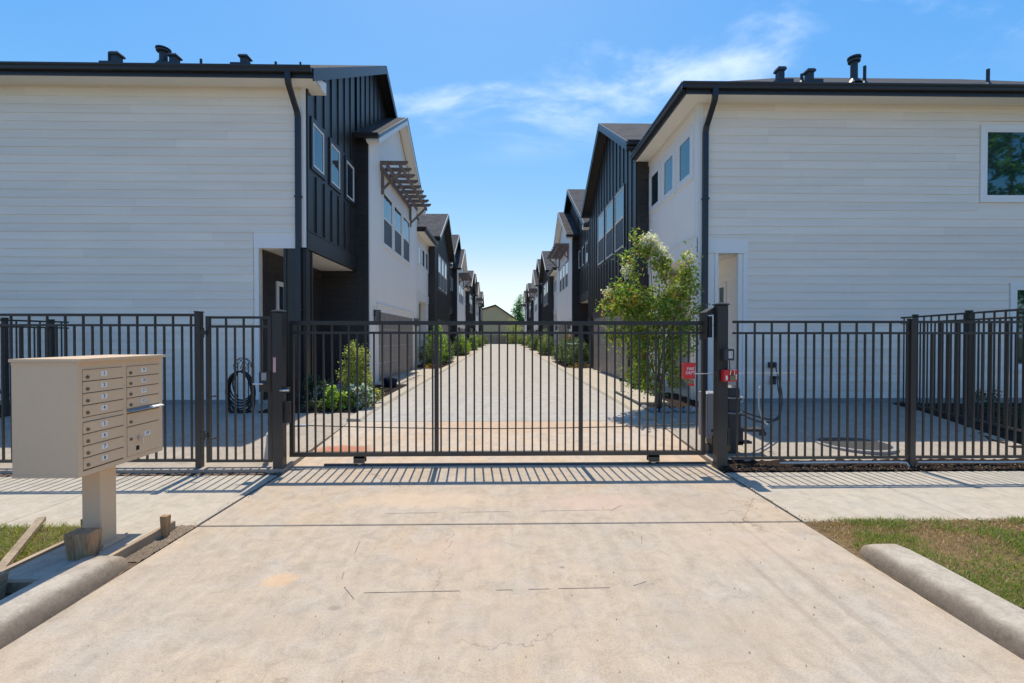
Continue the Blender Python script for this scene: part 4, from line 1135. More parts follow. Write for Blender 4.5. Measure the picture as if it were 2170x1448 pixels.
mb = MB(); mb.tube([(2.78, 5.55, 1.36), (2.79, 5.56, 1.30), (2.785, 5.56, 1.20)], 0.006, 6); mb.build("cable", "rubber_black", P2)
mb = MB(); mb.box(2.80, 2.812, 5.60, 5.72, 0.3, 0.5); mb.build("clamp_plate", "rail_metal", P2)

# red boxes
B1 = thing("fire_key_box", "red lock box lettered FIRE DEPT hanging on the sliding gate", "lock box", (2.335, 5.72, 1.15))
mb = MB(); mb.bbox(2.265, 2.405, 5.66, 5.745, 1.12, 1.315, 0.006); mb.build("case", "red_paint", B1)
mb = MB(); mb.box(2.262, 2.408, 5.655, 5.66, 1.285, 1.325); mb.build("lid", "red_paint", B1)
lettering("FIRE", 0.052, "white_paint", B1, (2.345, 5.6585, 1.245), (R(90), 0, 0))
lettering("DEPT", 0.052, "white_paint", B1, (2.345, 5.6585, 1.195), (R(90), 0, 0))
mb = MB(); mb.tube([(2.335, 5.70, 1.12), (2.335, 5.69, 1.10), (2.365, 5.69, 1.10), (2.365, 5.70, 1.12)], 0.006, 6); mb.build("shackle", "steel", B1)
mb = MB(); mb.bbox(2.32, 2.40, 5.68, 5.715, 1.045, 1.10, 0.006); mb.build("padlock", "brass", B1)
mb = MB(); mb.box(2.33, 2.40, 5.674, 5.68, 1.03, 1.06); mb.build("padlock_plate", "red_paint", B1)
B2 = thing("lock_box", "red box with padlock and key slots on the tall post", "lock box", (2.79, 5.55, 1.1))
mb = MB(); mb.bbox(2.70, 2.86, 5.50, 5.598, 1.10, 1.245, 0.006); mb.build("case", "red_paint", B2)
mb = MB(); mb.tube([(2.765, 5.494, 1.18), (2.765, 5.485, 1.235), (2.795, 5.485, 1.255), (2.815, 5.485, 1.235), (2.815, 5.494, 1.18)], 0.006, 6); mb.build("shackle", "steel", B2)
mb = MB(); mb.bbox(2.755, 2.825, 5.47, 5.499, 1.115, 1.18, 0.006); mb.build("padlock", "brass", B2)
mb = MB(); mb.box(2.713, 2.738, 5.497, 5.4995, 1.12, 1.175); mb.box(2.833, 2.848, 5.497, 5.4995, 1.13, 1.19); mb.build("key_plate", "label_paper", B2)

# sliding gate
YG = 5.82
S = thing("sliding_gate", "wide black metal sliding gate across the driveway", "gate", (0, YG, 0))
gx0, gx1 = -2.71, 2.60
for z, h, w in ((1.825, 0.05, 0.05), (1.70, 0.03, 0.035), (0.155, 0.055, 0.055)):
    bar(S, "rail", (gx0, YG, z), (gx1, YG, z), w, h)
def stile(x, w): 
    mb = MB(); mb.box(x - w / 2, x + w / 2, YG - 0.024, YG + 0.024, 0.183, 1.80); return mb.build("stile", "rail_metal", S)
stile(gx0 + 0.025, 0.05); stile(-0.855, 0.05); stile(0.992, 0.05); stile(gx1 - 0.02, 0.045)
n = 49; stp = (gx1 - gx0) / (n + 1)
for i in range(1, n + 1):
    x = gx0 + i * stp
    if min(abs(x + 0.855), abs(x - 0.992), abs(x - gx0), abs(x - gx1)) < 0.045: continue
    place("picket", picket_mesh(0.183, 1.80 if i % 2 else 1.685, 0.020), S, (x, YG, 0))
def sag(t): return 0.51 - 0.05 * (1 - (2 * t - 1) ** 2)
mb = MB(); mb.tube([(-2.55 + 5.05 * i / 40, YG + 0.07, sag(i / 40)) for i in range(41)], 0.0075, 5); mb.build("drive_chain", "rail_metal", S)
mb = MB(); mb.box(-2.66, -2.52, YG + 0.02, YG + 0.09, 0.50, 0.515); mb.tube([(-2.66, YG + 0.07, 0.51), (-2.5, YG + 0.07, 0.51)], 0.014, 6); mb.build("chain_bracket", "steel", S)
for x in (-1.83, 1.93):
    mb = MB(); mb.box(x - 0.07, x + 0.07, YG - 0.045, YG - 0.03, 0.05, 0.127); mb.box(x - 0.07, x + 0.07, YG + 0.03, YG + 0.045, 0.05, 0.127); mb.box(x - 0.07, x + 0.07, YG - 0.045, YG + 0.045, 0.110, 0.127)
    wh = mb.build("wheel_box", "rail_metal", S)
    mb = MB(); mb.cyl((x, YG - 0.018, 0.065), 0.042, 0.036, 16, axis=(0, 1, 0)); mb.build("wheel", "steel", wh)
mb = MB(); mb.tube([(2.40, YG - 0.05, 1.175), (3.75, YG - 0.05, 1.185)], 0.008, 6); mb.build("push_rod", "steel", S)
# track on the ground
mb = MB(); mb.prism([(-2.28, YG - 0.03, 0.012), (-2.28, YG + 0.03, 0.012), (-2.28, YG + 0.008, 0.034), (-2.28, YG - 0.008, 0.034)], (5.0, 0, 0))
tag(mb.at("gate_track", "rail_metal", (0, YG, 0.01)), "dark steel rail on the ground under the sliding gate", "gate track")

# gate operator
O = thing("gate_operator", "black and grey gate motor on a stand behind the tall post", "gate motor", (3.0, 6.1, 0.09))
mb = MB(); mb.bbox(2.70, 2.90, 6.0, 6.25, 0.30, 0.90, 0.01); cb = mb.build("control_cabinet", "cabinet_grey", O)
mb = MB(); mb.box(2.72, 2.88, 5.985, 6.0, 0.34, 0.86); mb.build("cabinet_door", "cabinet_grey", cb)
mb = MB()
for (z0, z1, r) in ((0.42, 0.60, 0.125), (0.60, 0.63, 0.15), (0.63, 0.80, 0.115), (0.80, 0.83, 0.14), (0.83, 0.93, 0.11)): mb.cyl((3.07, 6.08, z0), r, z1 - z0, 16)
mb.loft([[(3.07 + r * math.cos(6.283 * i / 16), 6.08 + r * math.sin(6.283 * i / 16), z) for i in range(16)] for r, z in ((0.11, 0.93), (0.10, 0.97), (0.06, 1.0), (0.01, 1.005))])
mb.build("motor", "motor_grey", O)
for z in (0.60, 0.80): mb = MB(); mb.cyl((3.07, 6.08, z + 0.031), 0.152, 0.012, 16); mb.build("motor_flange", "cabinet_grey", O)
mb = MB(); mb.box(2.76, 3.48, 5.98, 6.20, 0.385, 0.42); mb.box(2.78, 3.2, 6.0, 6.18, 0.2, 0.384); mb.build("mounting_plate", "motor_grey", O)
mb = MB(); mb.box(3.42, 3.50, 5.985, 6.02, 0.33, 0.384); mb.build("limit_arm", "motor_grey", O)
mb = MB(); mb.box(3.1, 3.32, 6.0, 6.1, 0.22, 0.25); mb.build("limit_arm", "motor_grey", O)
for x in (2.80, 3.10): mb = MB(); mb.box(x - 0.045, x + 0.045, 6.05, 6.14, 0.0, 0.2); mb.build("leg", "motor_grey", O)

# conduits at the fence foot
def conduit(label, pts, r=0.013, mat="pvc_pipe", name="conduit"):
    mb = MB(); mb.tube(pts, r, 8); o = mb.at(name, mat, pts[0], True); return tag(o, label, "pipe")
conduit("pale plastic conduit along the fence foot ending at middle post", [(3.45, 5.60, 0.075), (4.2, 5.60, 0.078), (4.98, 5.60, 0.075), (5.05, 5.59, 0.07), (5.07, 5.585, 0.04), (5.06, 5.57, 0.0)])
conduit("pale plastic conduit along the fence foot beyond the middle post", [(5.2, 5.60, 0.075), (6.2, 5.60, 0.07), (7.4, 5.60, 0.075)])
conduit("short white pipe stub leaning beside the square gate post", [(-2.99, 5.78, 0.0), (-2.985, 5.77, 0.12), (-2.95, 5.76, 0.3), (-2.945, 5.76, 0.44)], 0.033)
mb = MB(); pts = [(4.55, 8.9 + 0.8, 1.12), (4.5, 9.55, 1.02), (4.3, 9.2, 0.72), (4.0, 8.4, 0.5), (3.72, 7.3, 0.45), (3.45, 6.5, 0.62), (3.2, 6.15, 0.66)]
def smooth_path(p, n=6):
    p = [Vector(q) for q in p]; out = []
    for i in range(len(p) - 1):
        a, b, c, d = p[max(i - 1, 0)], p[i], p[i + 1], p[min(i + 2, len(p) - 1)]
        for j in range(n):
            t = j / n; out.append(0.5 * ((2 * b) + (c - a) * t + (2 * a - 5 * b + 4 * c - d) * t * t + (3 * b - a - 3 * c + d) * t ** 3))
    return out + [p[-1]]
mb = MB(); mb.tube(smooth_path([(5.80, 9.74, 1.0), (5.79, 9.6, 1.06), (5.6, 9.2, 0.9), (5.2, 8.4, 0.62), (4.7, 7.6, 0.44), (4.1, 6.8, 0.40), (3.5, 6.3, 0.55), (3.2, 6.15, 0.66)]), 0.012, 6)
mb.tube(smooth_path([(5.84, 9.74, 0.72), (5.80, 9.55, 0.80), (5.5, 9.0, 0.62), (5.0, 8.1, 0.40), (4.4, 7.2, 0.33), (3.7, 6.5, 0.42), (3.2, 6.18, 0.62)]), 0.012, 6)
tag(mb.at("power_cable", "rubber_black", (5.8, 9.74, 0.9), True), "pair of black cables drooping from house wall to gate motor", "cable")
mb = MB(); mb.bbox(5.74, 5.90, 9.70, 9.77, 0.98, 1.10, 0.006)
tag(mb.at("outlet_box", "motor_grey", (5.82, 9.75, 1.0)), "upper dark outlet box on the white wall above the cables", "outlet box")
mb = MB(); mb.bbox(5.79, 5.89, 9.70, 9.77, 0.62, 0.80, 0.006)
tag(mb.at("outlet_box", "motor_grey", (5.82, 9.75, 0.6)), "lower dark outlet box on the white wall feeding a cable", "outlet box")
conduit("thin white tube curving down behind the gate motor", smooth_path([(3.62, 6.35, 0.95), (3.60, 6.34, 0.7), (3.63, 6.3, 0.5), (3.68, 6.25, 0.42)]), 0.010)
mb = MB(); n = 28
ring = lambda r, z: [(5.05 + r * math.cos(6.2832 * i / n), 6.45 + r * math.sin(6.2832 * i / n), z) for i in range(n)]
zc = rise2(6.45) + 0.012
M1 = thing("manhole_cover", "round dark iron cover set in the yard slab behind fence", "manhole cover", (5.05, 6.45, zc))
mb.loft([ring(0.50, zc - 0.05), ring(0.50, zc + 0.006), ring(0.44, zc + 0.008), ring(0.44, zc - 0.05)]); mb.build("rim", "concrete_foundation", M1)
mb = MB(); mb.loft([ring(0.435, zc - 0.05), ring(0.435, zc + 0.004), ring(0.41, zc + 0.007), ring(0.02, zc + 0.008)]); mb.build("lid", "iron", M1)
# ------------------------------------------------------------------ mailbox and its unfinished pad
MX, MY0, MY1, MZ0, MZ1 = -2.93, 3.18, 3.955, 0.675, 1.475
MBX = thing("mailbox_unit", "tan metal cluster mailbox with numbered doors on a pedestal", "mailbox", (-3.12, 3.55, 0.06))
mb = MB(); mb.box(MX - 0.445, MX - 0.012, MY0, MY1, MZ0, MZ1); cab = mb.build("cabinet", "box_tan", MBX)
mb = MB(); mb.hexa([(MX - 0.452, MY0 - 0.012, MZ1 + 0.001), (MX + 0.028, MY0 - 0.012, MZ1 + 0.001), (MX + 0.028, MY1 + 0.012, MZ1 + 0.001), (MX - 0.452, MY1 + 0.012, MZ1 + 0.001), (MX - 0.452, MY0 - 0.012, MZ1 + 0.022), (MX + 0.028, MY0 - 0.012, MZ1 + 0.022), (MX + 0.028, MY1 + 0.012, MZ1 + 0.022), (MX - 0.452, MY1 + 0.012, MZ1 + 0.022)]); mb.build("top_cap", "box_tan", MBX)
mF = lambda a, b, c: (MX + c, a, b)          # front: a = y, b = z, c outwards (+x)
mb = MB()
boxM(mb, mF, MY0, MY1, MZ1 - 0.055, MZ1, -0.012, 0.0); boxM(mb, mF, MY0, MY1, MZ0, MZ0 + 0.035, -0.012, 0.0)
for (a, b) in ((MY0, MY0 + 0.035), (MY0 + 0.375, MY0 + 0.405), (MY1 - 0.035, MY1)): boxM(mb, mF, a, b, MZ0 + 0.035, MZ1 - 0.055, -0.012, 0.0)
boxM(mb, mF, MY0 + 0.035, MY1 - 0.035, MZ0 + 0.035, MZ1 - 0.055, -0.0119, -0.0085, 1)
boxM(mb, mF, MY0 + 0.035, MY0 + 0.375, MZ1 - 0.055 - 4 * 0.0835 - 0.032, MZ1 - 0.055 - 4 * 0.0835 - 0.003, -0.0084, -0.001)
mb.build("front_frame", ["box_tan", "box_tan_dark"], MBX)
def mail_door(a0, a1, b0, b1, num, lock_z=None):
    mb = MB(); boxM(mb, mF, a0 + 0.0025, a1 - 0.0025, b0 + 0.0035, b1 - 0.0025, -0.0085, 0.004)
    boxM(mb, mF, a0 + 0.0025, a1 - 0.0025, b1 - 0.010, b1 - 0.003, 0.004, 0.007)
    d = mb.build("mail_door", "box_tan", MBX)
    lz = (b0 + b1) / 2 - 0.012 if lock_z is None else lock_z
    mb = MB(); mb.cyl((MX + 0.004, a0 + 0.035, lz), 0.0115, 0.007, 12, axis=(1, 0, 0)); mb.build("lock", "brass", d)
    if num:
        zc, yc = (b0 + b1) / 2 + 0.004, (a0 + a1) / 2
        mb = MB(); boxM(mb, mF, yc - 0.024, yc + 0.024, zc - 0.018, zc + 0.018, 0.004, 0.005); mb.build("number_plate", "label_paper", d)
        lettering(num, 0.036, "ink_black", d, (MX + 0.0057, yc, zc), (R(90), 0, R(90)), "number")
    return d
zt, dh = MZ1 - 0.055, 0.0835
L0, L1, R0, R1 = MY0 + 0.035, MY0 + 0.375, MY0 + 0.405, MY1 - 0.035
z = zt
for i in range(8):
    if i == 4: z -= 0.034
    mail_door(L0, L1, z - dh, z, str(i + 1)); z -= dh
z = zt
for i in range(4):
    mail_door(R0, R1, z - dh, z, str(9 + i)); z -= dh
# outgoing mail slot with its flap, then its door and the parcel locker
mb = MB(); mb.hexa([mF(R0, z - 0.012, -0.008), mF(R1, z - 0.012, -0.008), mF(R1, z - 0.024, 0.032), mF(R0, z - 0.024, 0.032), mF(R0, z - 0.004, -0.008), mF(R1, z - 0.004, -0.008), mF(R1, z - 0.018, 0.034), mF(R0, z - 0.018, 0.034)]); fl = mb.build("mail_slot_hood", "hood_blue", MBX)
mb = MB(); boxM(mb, mF, R0, R1, z - 0.034, z - 0.002, -0.0084, -0.002); mb.build("slot_plate", "box_tan", MBX)
mb = MB(); mb.hexa([mF(R1 - 0.13, z - 0.022, 0.02), mF(R1 - 0.01, z - 0.022, 0.02), mF(R1 - 0.005, z - 0.020, 0.045), mF(R1 - 0.12, z - 0.020, 0.045), mF(R1 - 0.13, z - 0.004, 0.02), mF(R1 - 0.01, z - 0.004, 0.02), mF(R1 - 0.005, z - 0.012, 0.045), mF(R1 - 0.12, z - 0.012, 0.045)])
tag(mb.at("letter", "label_paper", (MX, R1 - 0.06, z - 0.02)), "white letter sticking out of the mailbox slot", "letter")
z -= 0.036
mail_door(R0, R1, z - 0.105, z, "", z - 0.07); z -= 0.105
pd = mail_door(R0, R1, MZ0 + 0.035, z, "", z - 0.10)
zc = z - 0.085; yc = R0 + 0.20
mb = MB(); boxM(mb, mF, yc - 0.03, yc + 0.03, zc - 0.018, zc + 0.018, 0.004, 0.005); mb.build("number_plate", "label_paper", pd)
lettering("1P", 0.034, "ink_black", pd, (MX + 0.0057, yc, zc), (R(90), 0, R(90)), "number")
mb = MB(); mb.cyl((MX + 0.004, R0 + 0.11, z - 0.105), 0.017, 0.016, 14, axis=(1, 0, 0)); mb.tube([(MX + 0.02, R0 + 0.11, z - 0.105), (MX + 0.035, R0 + 0.11, z - 0.11), (MX + 0.035, R0 + 0.115, z - 0.15)], 0.006, 6); mb.build("key", "steel", pd)
mb = MB(); boxM(mb, mF, R0 + 0.085, R0 + 0.115, z - 0.20, z - 0.165, 0.004, 0.0055); mb.build("key_slot", "ink_black", pd)
# pedestal
mb = MB(); mb.bbox(-3.185, -3.04, 3.48, 3.62, 0.075, MZ0, 0.006); mb.build("pedestal", "box_tan", MBX)
mb = MB(); mb.box(-3.24, -2.985, 3.425, 3.675, 0.062, 0.074); mb.build("base_plate", "box_tan", MBX)
for (x, y) in ((-3.225, 3.44), (-3.0, 3.44), (-3.225, 3.66), (-3.0, 3.66)):
    mb = MB(); mb.cyl((x, y, 0.074), 0.011, 0.014, 6); mb.build("bolt", "steel", MBX)
for z in (MZ0 + 0.012, MZ1 - 0.012): mb = MB(); mb.box(MX - 0.446, MX - 0.013, MY0 - 0.0025, MY0, z - 0.010, z + 0.010); mb.build("seam", "box_tan", MBX)
# pad with form boards
mb = MB(); mb.bbox(-3.36, -2.86, 3.02, 3.96, -0.05, 0.06, 0.008)
tag(mb.at("mailbox_pad", "concrete_walk", (-3.1, 3.5, 0.0)), "small concrete footing slab under the mailbox pedestal", "concrete pad")
def board(name, label, p, q, w, h, mat, z=0.0, cat="board"):
    p, q = Vector(p), Vector(q); d = (q - p); n = Vector((-d.y, d.x, 0)).normalized() * w / 2
    mb = MB(); u = Vector((0, 0, h))
    mb.hexa([p - n, q - n, q + n, p + n, p - n + u, q - n + u, q + n + u, p + n + u])
    return tag(mb.at(name, mat, (p + q) / 2), label, cat)
board("form_board", "wooden form board between the mailbox pad and gravel strip", (-2.835, 3.02, 0.0), (-2.825, 3.93, 0.0), 0.035, 0.075, "wood_form")
board("form_board", "wooden form board on the grass side of the mailbox pad", (-3.385, 2.95, 0.0), (-3.385, 3.98, 0.0), 0.04, 0.075, "wood_form")
board("form_board", "short wooden form board across the near end of the pad", (-3.40, 2.985, 0.0), (-2.84, 2.985, 0.0), 0.035, 0.07, "wood_form")
board("plank", "weathered plank lying slantwise over dirt and grass edge", (-4.06, 4.06, 0.03), (-3.20, 2.80, 0.035), 0.055, 0.035, "wood_plank", cat="plank")
def stake(label, x, y, w, d, h, tilt=(0, 0), mat="wood_stake"):
    mb = MB()
    mb.loft([[(x + a * w * k + tilt[0] * t, y + b * d * k + tilt[1] * t, zz) for a, b in ((-.5, -.5), (.5, -.5), (.52, .5), (-.5, .48))] for k, zz, t in ((0.72, -0.03, 0), (0.86, h * 0.4, 0.4), (1.0, h * 0.93, 0.95), (0.97, h, 1.0))])
    return tag(mb.at("wooden_stake", mat, (x, y, 0)), label, "stake", "stakes round the mailbox pad")
stake("thick split wooden stake before the mailbox pedestal, by the kerb", -3.03, 3.32, 0.165, 0.12, 0.25, (0.0, 0.0))
stake("short square stake at the driveway edge, far end of pad", -2.79, 3.79, 0.055, 0.05, 0.175)
stake("thin stake half hidden behind the mailbox pedestal", -3.50, 3.86, 0.045, 0.045, 0.13)
stake("dark stake beside the plank, at the near end of pad", -3.20, 2.90, 0.10, 0.06, 0.16, (0.01, 0), "wood_form")
rough_sheet("gravel_strip", "gravel", -2.81, -2.66, 3.35, 4.0, lambda y: 0.006, 24, 90, 0.006)
# crumpled scrap of dark plastic
g = np.random.default_rng(4); pts = g.normal(size=(60, 3)) * np.array([.045, .035, .02]) + np.array([-3.72, 3.12, 0.05])
o = link("plastic_scrap", leaf_mesh("plastic_scrap", pts - np.array([-3.72, 3.12, 0.03]), 0.06, "cushion_dark", 1.3, 0.3, rs=4), None, (-3.72, 3.12, 0.03)); tag(o, "crumpled dark plastic scrap on dirt beside the plank", "litter")
gx = g.normal(-3.16, 0.06, 160); gy = g.normal(2.66, 0.07, 160)
o = link("dry_weeds", blade_mesh("dry_weeds", gx + 3.16, gy - 2.66, np.full(160, 0.0), 0.13, 0.0025, "dry_leaf", 0.8, 9), None, (-3.16, 2.66, 0.015)); tag(o, "tuft of dry weeds behind the kerb near the plank", "weeds")

# ------------------------------------------------------------------ hose stand by the porch
H = thing("hose_stand", "black garden hose coiled on a wire stand by the porch", "hose stand", (-4.95, 8.7, GZ))
hx, hy = -4.95, 8.7
mb = MB()
for dx in (-0.1, 0.1): mb.tube([(hx + dx, hy + 0.03, GZ - 0.05), (hx + dx, hy + 0.03, 1.16)], 0.009, 6)
mb.tube([(hx + 0.17 * math.cos(t), hy + 0.02, 1.08 + 0.17 * math.sin(t)) for t in np.linspace(0, math.pi, 14)], 0.008, 6)
for (a, b) in ((-0.17, 0.05), (-0.05, 0.17), (-0.13, 0.12)): mb.tube(smooth_path([(hx + a, hy + 0.02, 1.04), (hx + (a + b) / 2, hy + 0.02, 1.22), (hx + b, hy + 0.02, 1.06)]), 0.006, 5)
mb.build("stand", "rail_metal", H)
for i in range(9):
    rx, rz = 0.215 + 0.010 * (i % 5), 0.30 + 0.028 * i; zc = 1.0 - rz
    dy = -0.02 - 0.028 * (i % 4)
    mb = MB(); pth = [(hx + rx * math.cos(t + 0.1 * i) , hy + dy, zc + rz * math.sin(t + 0.1 * i) * (1.0 if math.sin(t + .1 * i) > 0 else 0.82)) for t in np.linspace(0, 2 * math.pi, 37)]
    pth = [(p[0], p[1], max(p[2], GZ + 0.02)) for p in pth]
    mb.tube(pth, 0.014, 7); mb.build("hose_loop", "rubber_black", H, True)
mb = MB(); mb.tube(smooth_path([(hx - 0.02, hy - 0.13, 0.95), (hx - 0.09, hy - 0.14, 0.83), (hx - 0.07, hy - 0.14, 0.65), (hx, hy - 0.13, 0.52)]), 0.014, 7); mb.build("hose_end", "rubber_black", H, True)
mb = MB(); mb.tube([(-5.5, 9.79, 0.98), (-5.5, 9.70, 0.98), (-5.5, 9.66, 0.92)], 0.018, 8); mb.cyl((-5.5, 9.70, 1.0), 0.03, 0.02, 10); tag(mb.at("water_tap", "brass", (-5.5, 9.78, 0.98)), "small wall tap above the left yard, beside the hose", "tap")

# path lights
def path_light(label, x, y):
    P = thing("path_light", label, "garden light", (x, y, GZ), "garden path lights")
    mb = MB(); mb.tube([(x, y, GZ), (x, y, GZ + 0.36)], 0.010, 8); mb.build("stem", "trim_black", P)
    mb = MB(); mb.loft([[(x + r * math.cos(6.283 * i / 14), y + r * math.sin(6.283 * i / 14), z) for i in range(14)] for r, z in ((0.035, GZ + 0.34), (0.045, GZ + 0.36), (0.045, GZ + 0.41), (0.075, GZ + 0.415), (0.065, GZ + 0.44), (0.01, GZ + 0.46))]); mb.build("lamp_head", "trim_black", P)
path_light("black garden path light beside the pale slab near the myrtle", 2.86, 11.0)

# ------------------------------------------------------------------ plants
def ell(n, c, r, g, shell=0.55):
    d = g.normal(size=(n, 3)); d /= np.linalg.norm(d, axis=1)[:, None]
    rad = (shell + (1 - shell) * g.uniform(0, 1, n) ** 0.6)[:, None]
    return np.array(c) + d * rad * np.array(r)
def clumped(n, blobs, g, spread=0.09, per=26):
    """leaves gathered in small sprays inside a set of ellipsoids"""
    w = np.array([b[1][0] * b[1][1] * b[1][2] for b in blobs]) ** 0.75; w /= w.sum(); out = []
    for b, f in zip(blobs, w):
        m = max(2, int(n * f / per)); c = ell(m, b[0], b[1], g, 0.25)
        out.append(np.repeat(c, per, 0) + g.normal(size=(m * per, 3)) * spread)
    return np.concatenate(out)
def plant(name, label, cat, base, blobs, n, size, mat, seed, stems=None, aspect=2.0, spread=0.06, extra=(), group=None, barkr=0.012, up=0.5):
    g = np.random.default_rng(seed); base = Vector(base)
    P = thing(name, label, cat, base, group)
    B = np.array(base)
    pts = clumped(n, blobs, g, spread)
    pts[:, 2] = np.maximum(pts[:, 2], base.z + 0.01)
    link("foliage", leaf_mesh("foliage", pts - B, size, mat, aspect, up, rs=seed), P)
    mb = MB()
    if stems is None:
        for b in blobs[:8]:
            c = Vector(b[0]); mid = base.lerp(c, 0.5) + Vector((g.normal() * .03, g.normal() * .03, 0))
            mb.tube([base + Vector((g.normal() * .02, g.normal() * .02, -0.02)), mid, c], [barkr, barkr * .7, barkr * .35], 5)
    else:
        for s_, r_ in stems: mb.tube(smooth_path(s_, 4), list(np.linspace(r_, r_ * 0.3, (len(s_) - 1) * 4 + 1)), 7)
    if mb.v: mb.build("stems", "bark", P, True)
    for (nm, m2, blobs2, n2, sz2, sp2) in extra:
        q = clumped(n2, blobs2, g, sp2, 14)
        link(nm, leaf_mesh(nm, q - B, sz2, m2, 1.3, 0.3, rs=seed + 1), P)["kind"] = "stuff"
    return P

# crape myrtle in front of the right-hand house
def W(px, py, y=8.85, dy=0.0):
    yy = y + dy; return ((px - 1067) / 964 * yy, yy, 1.65 + (714 - py) / 964 * yy)
def blob(px, py, rpx, rpy, dy=0.0, depth=None, y=8.85):
    k = y / 964; return (W(px, py, y, dy), (rpx * k, (depth if depth else rpx * k), rpy * k))
crown = [blob(1385, 652, 62, 48), blob(1335, 640, 45, 38, -0.2), blob(1440, 640, 42, 55, 0.15), blob(1378, 548, 24, 38), blob(1360, 520, 14, 20), blob(1400, 575, 26, 30, 0.1),
         blob(1458, 600, 26, 38, 0.0), blob(1462, 562, 14, 24), blob(1310, 612, 24, 30, -0.1), blob(1302, 650, 22, 22, -0.2), blob(1300, 712, 24, 16, -0.2), blob(1345, 715, 45, 40, -0.25),
         blob(1400, 730, 48, 50, 0.0), blob(1450, 715, 32, 50, 0.1), blob(1418, 785, 26, 36, 0.1), blob(1370, 770, 22, 22, -0.1), blob(1335, 585, 16, 28, 0), blob(1480, 675, 14, 18, 0.2), blob(1292, 690, 12, 10, -0.25), blob(1340, 790, 22, 20, -0.15), blob(1385, 812, 28, 20, -0.1), blob(1440, 795, 20, 26, 0.1), blob(1352, 500, 9, 12), blob(1322, 545, 9, 14), blob(1478, 620, 12, 16, 0.1)]
bx, by, bz = W(1398, 868)
bz = rise2(8.85) + 0.03; base = (bx, by, bz)
st = []
for (px, py, dy) in ((1378, 530, 0), (1335, 620, -0.2), (1440, 620, 0.15), (1458, 575, 0.05), (1400, 600, 0.1), (1310, 640, -0.15), (1345, 700, -0.25), (1450, 700, 0.15), (1395, 660, -0.05), (1425, 690, -0.2)):
    e = Vector(W(px, py, 8.85, dy)); b0 = Vector(base) + Vector((random.uniform(-.09, .09), random.uniform(-.08, .08), -0.03))
    m1 = b0.lerp(e, 0.35) + Vector((random.uniform(-.05, .05), random.uniform(-.05, .05), 0.08)); m1.x = b0.x + (m1.x - b0.x) * 0.6
    st.append(([b0, m1, b0.lerp(e, 0.7) + Vector((0, 0, 0.04)), e], random.uniform(0.014, 0.022)))
flowers = [blob(1378, 512, 15, 18), blob(1398, 530, 12, 14), blob(1418, 548, 8, 8), blob(1462, 548, 9, 14), blob(1330, 575, 8, 12), blob(1440, 610, 8, 8), blob(1290, 618, 8, 8)]
dry = [blob(1300, 630, 18, 18, -.2), blob(1350, 640, 30, 18, -.3), blob(1425, 625, 18, 16, -.25), blob(1370, 700, 30, 14, -.3)]
plant("crape_myrtle", "crape myrtle tree with pale blossom tips before the white house", "tree", base, crown, 10500, 0.08, "leaf_myrtle", 21, st, 1.9, 0.075,
      (("blossom", "petal_white", flowers, 1500, 0.05, 0.04), ("seed_heads", "petal_orange", dry, 520, 0.034, 0.035)))

# stones edging the myrtle bed
ST = [(2.86, 8.62, .09), (3.08, 8.58, .11), (3.33, 8.63, .08), (3.55, 8.57, .12), (3.80, 8.62, .09), (4.02, 8.60, .10), (2.80, 8.84, .08), (2.82, 9.03, .07)]
g = np.random.default_rng(77)
for i, (x, y, r) in enumerate(ST):
    bm = bmesh.new(); bmesh.ops.create_icosphere(bm, subdivisions=2, radius=1.0)
    for v_ in bm.verts:
        k_ = 1 + 0.16 * math.sin(v_.co.x * 3.1 + i) * math.sin(v_.co.y * 2.7 + 2 * i) + 0.06 * g.normal()
        v_.co = Vector((v_.co.x * r * 1.25 * k_, v_.co.y * r * k_, v_.co.z * r * 0.62 * k_))
    me = bpy.data.meshes.new("edging_stone"); bm.to_mesh(me); bm.free(); me.materials.append(MATS["concrete_foundation"])
    o = link("edging_stone", me, None, (x, y, rise2(y) + r * 0.3), (0, 0, i * 1.3))
    tag(o, "grey edging stone, %s from the alley kerb round the myrtle bed" % ["third", "fourth", "fifth", "sixth", "seventh", "eighth", "second", "first"][i], "stone", "stones edging the myrtle bed")

# bed at the left porch corner
def Wg(px, py, h=GZ): # ground point from a pixel
    y = 964 * (1.65 - h) / (py - 714); return ((px - 1067) / 964 * y, y, h)
bx, by, bz = -3.02, 9.35, GZ + 0.03
plant("tall_shrub", "upright yellow green shrub in the bed beside the black porch", "shrub", (bx, by, bz), [((bx - 0.02, by, 0.75), (0.34, 0.32, 0.40)), ((bx, by, 1.12), (0.26, 0.25, 0.36)), ((bx - 0.05, by, 1.36), (0.12, 0.12, 0.18)), ((bx + 0.15, by, 1.22), (0.12, 0.12, 0.14)), ((bx, by + .05, 0.5), (0.3, 0.3, 0.25))], 6000, 0.046, "leaf_yellow", 31, spread=0.04, aspect=2.0, up=0.9)
def low(label, x, y, rx, rz, n, size, mat, seed, extra=()):
    return plant("bedding_plant", label, "plant", (x, y, GZ + 0.02), [((x, y, GZ + rz * 0.55), (rx, rx * 0.85, rz * 0.6)), ((x - rx * .5, y, GZ + rz * .4), (rx * .5, rx * .5, rz * .45)), ((x + rx * .5, y + .05, GZ + rz * .4), (rx * .5, rx * .5, rz * .45))], n, size, mat, seed, spread=0.035, aspect=1.5, extra=extra, group="bedding plants by the porch", barkr=0.006, up=1.0)
low("bright lime green bedding plant in front of the tall shrub", -3.20, 8.85, 0.30, 0.44, 1300, 0.07, "leaf_lime", 32)
low("white variegated bedding plant right of the lime green one", -2.84, 8.98, 0.30, 0.50, 1300, 0.07, "leaf_white", 33)
low("small lime edged plant at the kerb end of the bed", -2.66, 9.6, 0.13, 0.36, 260, 0.045, "leaf_yellow", 34)
